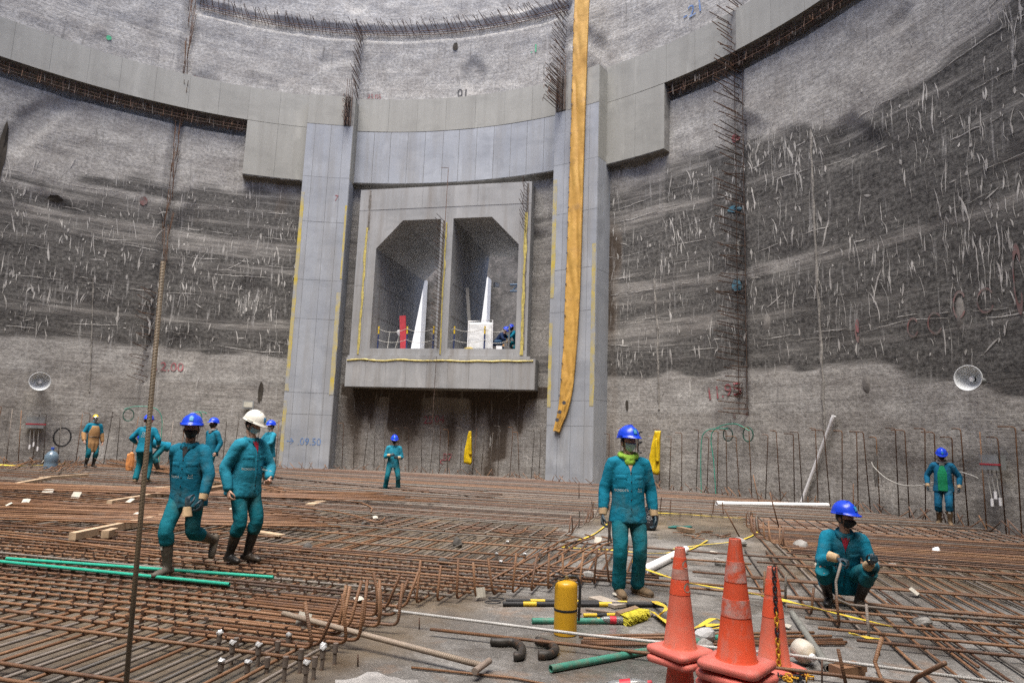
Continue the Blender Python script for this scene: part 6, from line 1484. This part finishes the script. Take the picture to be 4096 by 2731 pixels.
def spot(x, yfoot, z, ytop, H=1.775, xt=None):
    """where the feet stand and how large the figure is, from its feet and the top of its helmet"""
    p = G(x, yfoot, z); t = D(xt or x, ytop, p.y); return p, (t.z - z) / H
p, s = spot(1440, 1366, 0, 981)
person('man in teal overalls, blue helmet, pale mask and lime neck cloth standing in front', p, 12, s, (0, 0, .93), (0, -.0, 1.45), 0, (.12, .05, .09), (-.10, -.05, .09), (.75, -1, 0), (.1, -1, 0), wrL=(.275, -.05, .84), wrR=(-.28, -.05, .84), yaw=22, pitch=3, fat=1.03, mask='blue', neckw=NEON, boots='shoe', bmat=BOOTM, sole=WOODD, seed=1, curl=.45)
p, s = spot(372, 1318, .09, 948, xt=397)
person('striding man in teal overalls with black mask and blue helmet, one boot raised behind', p + Vector((.17, .05, 0)), -36, s, (.0, 0, .91), (.0, -.05, 1.43), 4, (.07, .44, .31), (-.06, -.14, .09), (.15, -.6, -1.1), (-.1, -1, 0), khL=(0, -1, 0), khR=(0, -1, 0), wrL=(.30, -.16, .84), wrR=(-.27, .14, .82), ehL=(1, .6, 0), ehR=(-.7, 1, 0), yaw=30, pitch=0, fat=1.06, mask='black', hands=('glove', 'hand'), skin=SKIND, bmat=BOOTG, seed=2, tags=True, jac=TEALD)
p, s = spot(545, 1290, .09, 948, xt=580)
person('man in a white helmet and teal overalls looking down at his hands', p, 40, s * 1.02, (0, 0, .93), (.0, -.05, 1.43), 4, (.09, -.05, .09), (-.09, .04, .09), (.15, -1, 0), (-.1, -1, 0), wrL=(.10, -.30, .98), wrR=(-.27, -.06, .84), ehL=(1, .5, -.3), yaw=14, pitch=24, mask='blue', hands=('hand', 'hand'), hel=HWHITE, seed=3, fat=1.12, jac=TEALF, fdL=(-.5, -.6, -.5))
p, s = spot(205, 1073, .22, 949)
person('man in a tan leather apron with a yellow face shield by the far left wall', p, 18, s, wrL=(.27, -.08, .84), wrR=(-.3, -.14, .88), yaw=10, mask='white', hands=('hand', 'hand'), hat='visor', apron=True, detail=1, seed=4, bmat=BOOTK, tags=True)
p = G(283, 1090, .16)
person('man in a blue helmet bent double behind the man seen from behind', p + Vector((.3, 1.4, 0)), -80, 1.0, (0, .1, .86), (0, -.42, .98), 0, wrL=(.2, -.55, .45), wrR=(-.2, -.5, .45), ehL=(1, 0, .3), ehR=(-1, 0, .3), pitch=70, mask='black', detail=1, seed=5, hat='muff', prints=False)
p, s = spot(323, 1108, .16, 950)
person('man seen from behind with lettering on his teal jacket, between bar pile and wall', p, 160, s, (0, 0, .93), (0, -.06, 1.43), 0, (.13, .02, .09), (-.14, .02, .09), wrL=(.3, -.25, 1.0), wrR=(-.25, -.25, .98), yaw=-6, pitch=10, mask=None, detail=1, seed=6, prints='back', hat='muff', boots='shoe', bmat=BOOTM)
p, s = spot(478, 1112, .14, 960)
person('man in a black face cover standing sideways behind the striding man', p, -52, s, wrL=(.26, -.05, .86), wrR=(-.24, -.02, .86), yaw=-22, mask='scarf', neckw=GREYSC, detail=1, seed=7, jac=TEALD, hands=('hand', 'hand'), bmat=BOOTG, tags=True, prints=False)
p, s = spot(612, 1112, .13, 966)
person('man writing in a notebook, blue helmet, standing by the left pillar', p, -58, s, wrL=(.06, -.32, 1.1), wrR=(-.12, -.30, 1.08), ehL=(1, .3, -.4), ehR=(-1, .3, -.4), yaw=-14, pitch=8, mask='white', detail=1, seed=8, jac=TEALF, hands=('hand', 'hand'), bmat=BOOTG, tags=True, phone=True, prints=False)
p, s = spot(899, 1128, .06, 996)
person('man in teal with both gloved hands raised, alone on the far mat', p, 4, s, (0, 0, .90), (0, -.03, 1.41), 0, (.2, 0, .09), (-.2, .02, .09), wrL=(.12, -.26, 1.05), wrR=(-.12, -.26, 1.12), ehL=(.5, .3, -1), ehR=(-.5, .3, -1), yaw=-4, pitch=18, mask='scarf', detail=1, seed=9, jac=TEALF, boots='shoe', bmat=BOOTG, fdL=(-.5, -.7, 0), fdR=(.5, -.7, .1))
p = G(1952, 1400, .02)
person('squatting man in teal overalls holding a bent bar, blue helmet turned aside', p + Vector((0, .12, 0)), 8, .97, (0, .16, .33), (.02, -.06, .80), 0, (.15, .0, .09), (-.15, .02, .09), (.3, -1, 0), (-.25, -1, 0), khL=(.35, -1, .35), khR=(-.35, -1, .35), wrL=(.22, -.34, .53), wrR=(-.10, -.38, .56), ehL=(.4, .15, -1), ehR=(-.55, .1, -1), yaw=48, fat=1.12, pitch=6, mask='black', detail=2, seed=10, skin=SKIND, tags=True, fdL=(.1, -.5, .25), fdR=(.7, -.5, -.1), palmL=(0, 0, 1), palmR=(0, -.2, -1), curl=.6)
p, s = spot(2172, 1206, .08, 1028)
person('man in an open blue jacket over a green shirt walking by the right wall', p, -4, s * 1.0, (0, 0, .93), (.0, -.03, 1.43), 0, (.10, -.10, .09), (-.12, .08, .09), (.2, -1, 0), (-.2, -1, 0), wrL=(.31, -.06, .87), wrR=(-.31, -.06, .87), ehL=(.7, .8, 0), ehR=(-.7, .8, 0), yaw=10, pitch=26, mask='black', neckw=GREYSC, open_=GREENS, detail=2, seed=11, jac=BLUEJ, tro=BLUEJ, bmat=BOOTM, fat=1.08, tags=True)
pz = PU(2.55, Q0 + .75, PZ)
person('man in a navy jacket and jeans kneeling in the right tunnel mouth', pz, 60, .95, (0, .1, .42), (0, -.28, .78), 0, (.12, .25, .09), (-.12, -.05, .09), (.1, -1, -.6), (0, -1, 0), khL=(.2, -1, -.3), khR=(-.2, -1, .4), wrL=(.1, -.5, .38), wrR=(-.1, -.5, .38), ehL=(1, 0, 0), ehR=(-1, 0, 0), pitch=40, mask=None, detail=0, seed=12, jac=NAVYJ, tro=JEAN, prints=False)
pz = PU(3.25, Q0 + 1.1, PZ)
person('man in teal kneeling behind the grey post in the right tunnel mouth', pz, -70, .95, (0, .1, .5), (0, -.2, .93), 0, (.12, .25, .09), (-.12, -.05, .09), (.1, -1, -.6), (0, -1, 0), khL=(.2, -1, -.3), khR=(-.2, -1, .4), wrL=(.1, -.5, .5), wrR=(-.1, -.5, .5), ehL=(1, 0, 0), ehR=(-1, 0, 0), pitch=40, mask='scarf', detail=0, seed=13, prints=False)
# things held
p0 = G(1975, 1395, 0); a_ = D(1932, 1300, 6.75); 
tag(bar('held_bar', [a_ + Vector((0, 0, .03)), D(1920, 1335, 6.72), D(1922, 1375, 6.66), D(1950, 1388, 6.62), D(2020, 1396, 6.7), D(2150, 1412, 6.7), D(2360, 1428, 6.6)], .0135, STEELB, None, 8), 'dark bent bar in the squatting man\'s hand running off to the right', 'rebar')
PL = MB(); c = D(1397, 1196, 6.62); PL.tube([c, c + Vector((.01, -.01, -.1)), c + Vector((.03, -.01, -.2))], [.012, .012, .008], 6).tube([c + Vector((.02, 0, 0)), c + Vector((.012, -.01, -.1)), c + Vector((.0, -.01, -.2))], [.012, .012, .008], 6); tag(PL.build('pliers', plain('tool_steel', (.12, .1, .09), .4, metal=.4), None, True), 'steel pliers held by the masked man in front', 'pliers')
o = make_hand(Matrix.Translation(D(430, 1165, 6.75)) @ frame((.12, -.1, -1), (-.6, -1, 0)), GLV, .5, 'spare_glove', 1, CUFF); o.rotation_euler.x += math.pi; tag(o, 'spare dark glove dangling from the striding man\'s hand', 'glove')

bpy.data.scenes.remove(TMP)
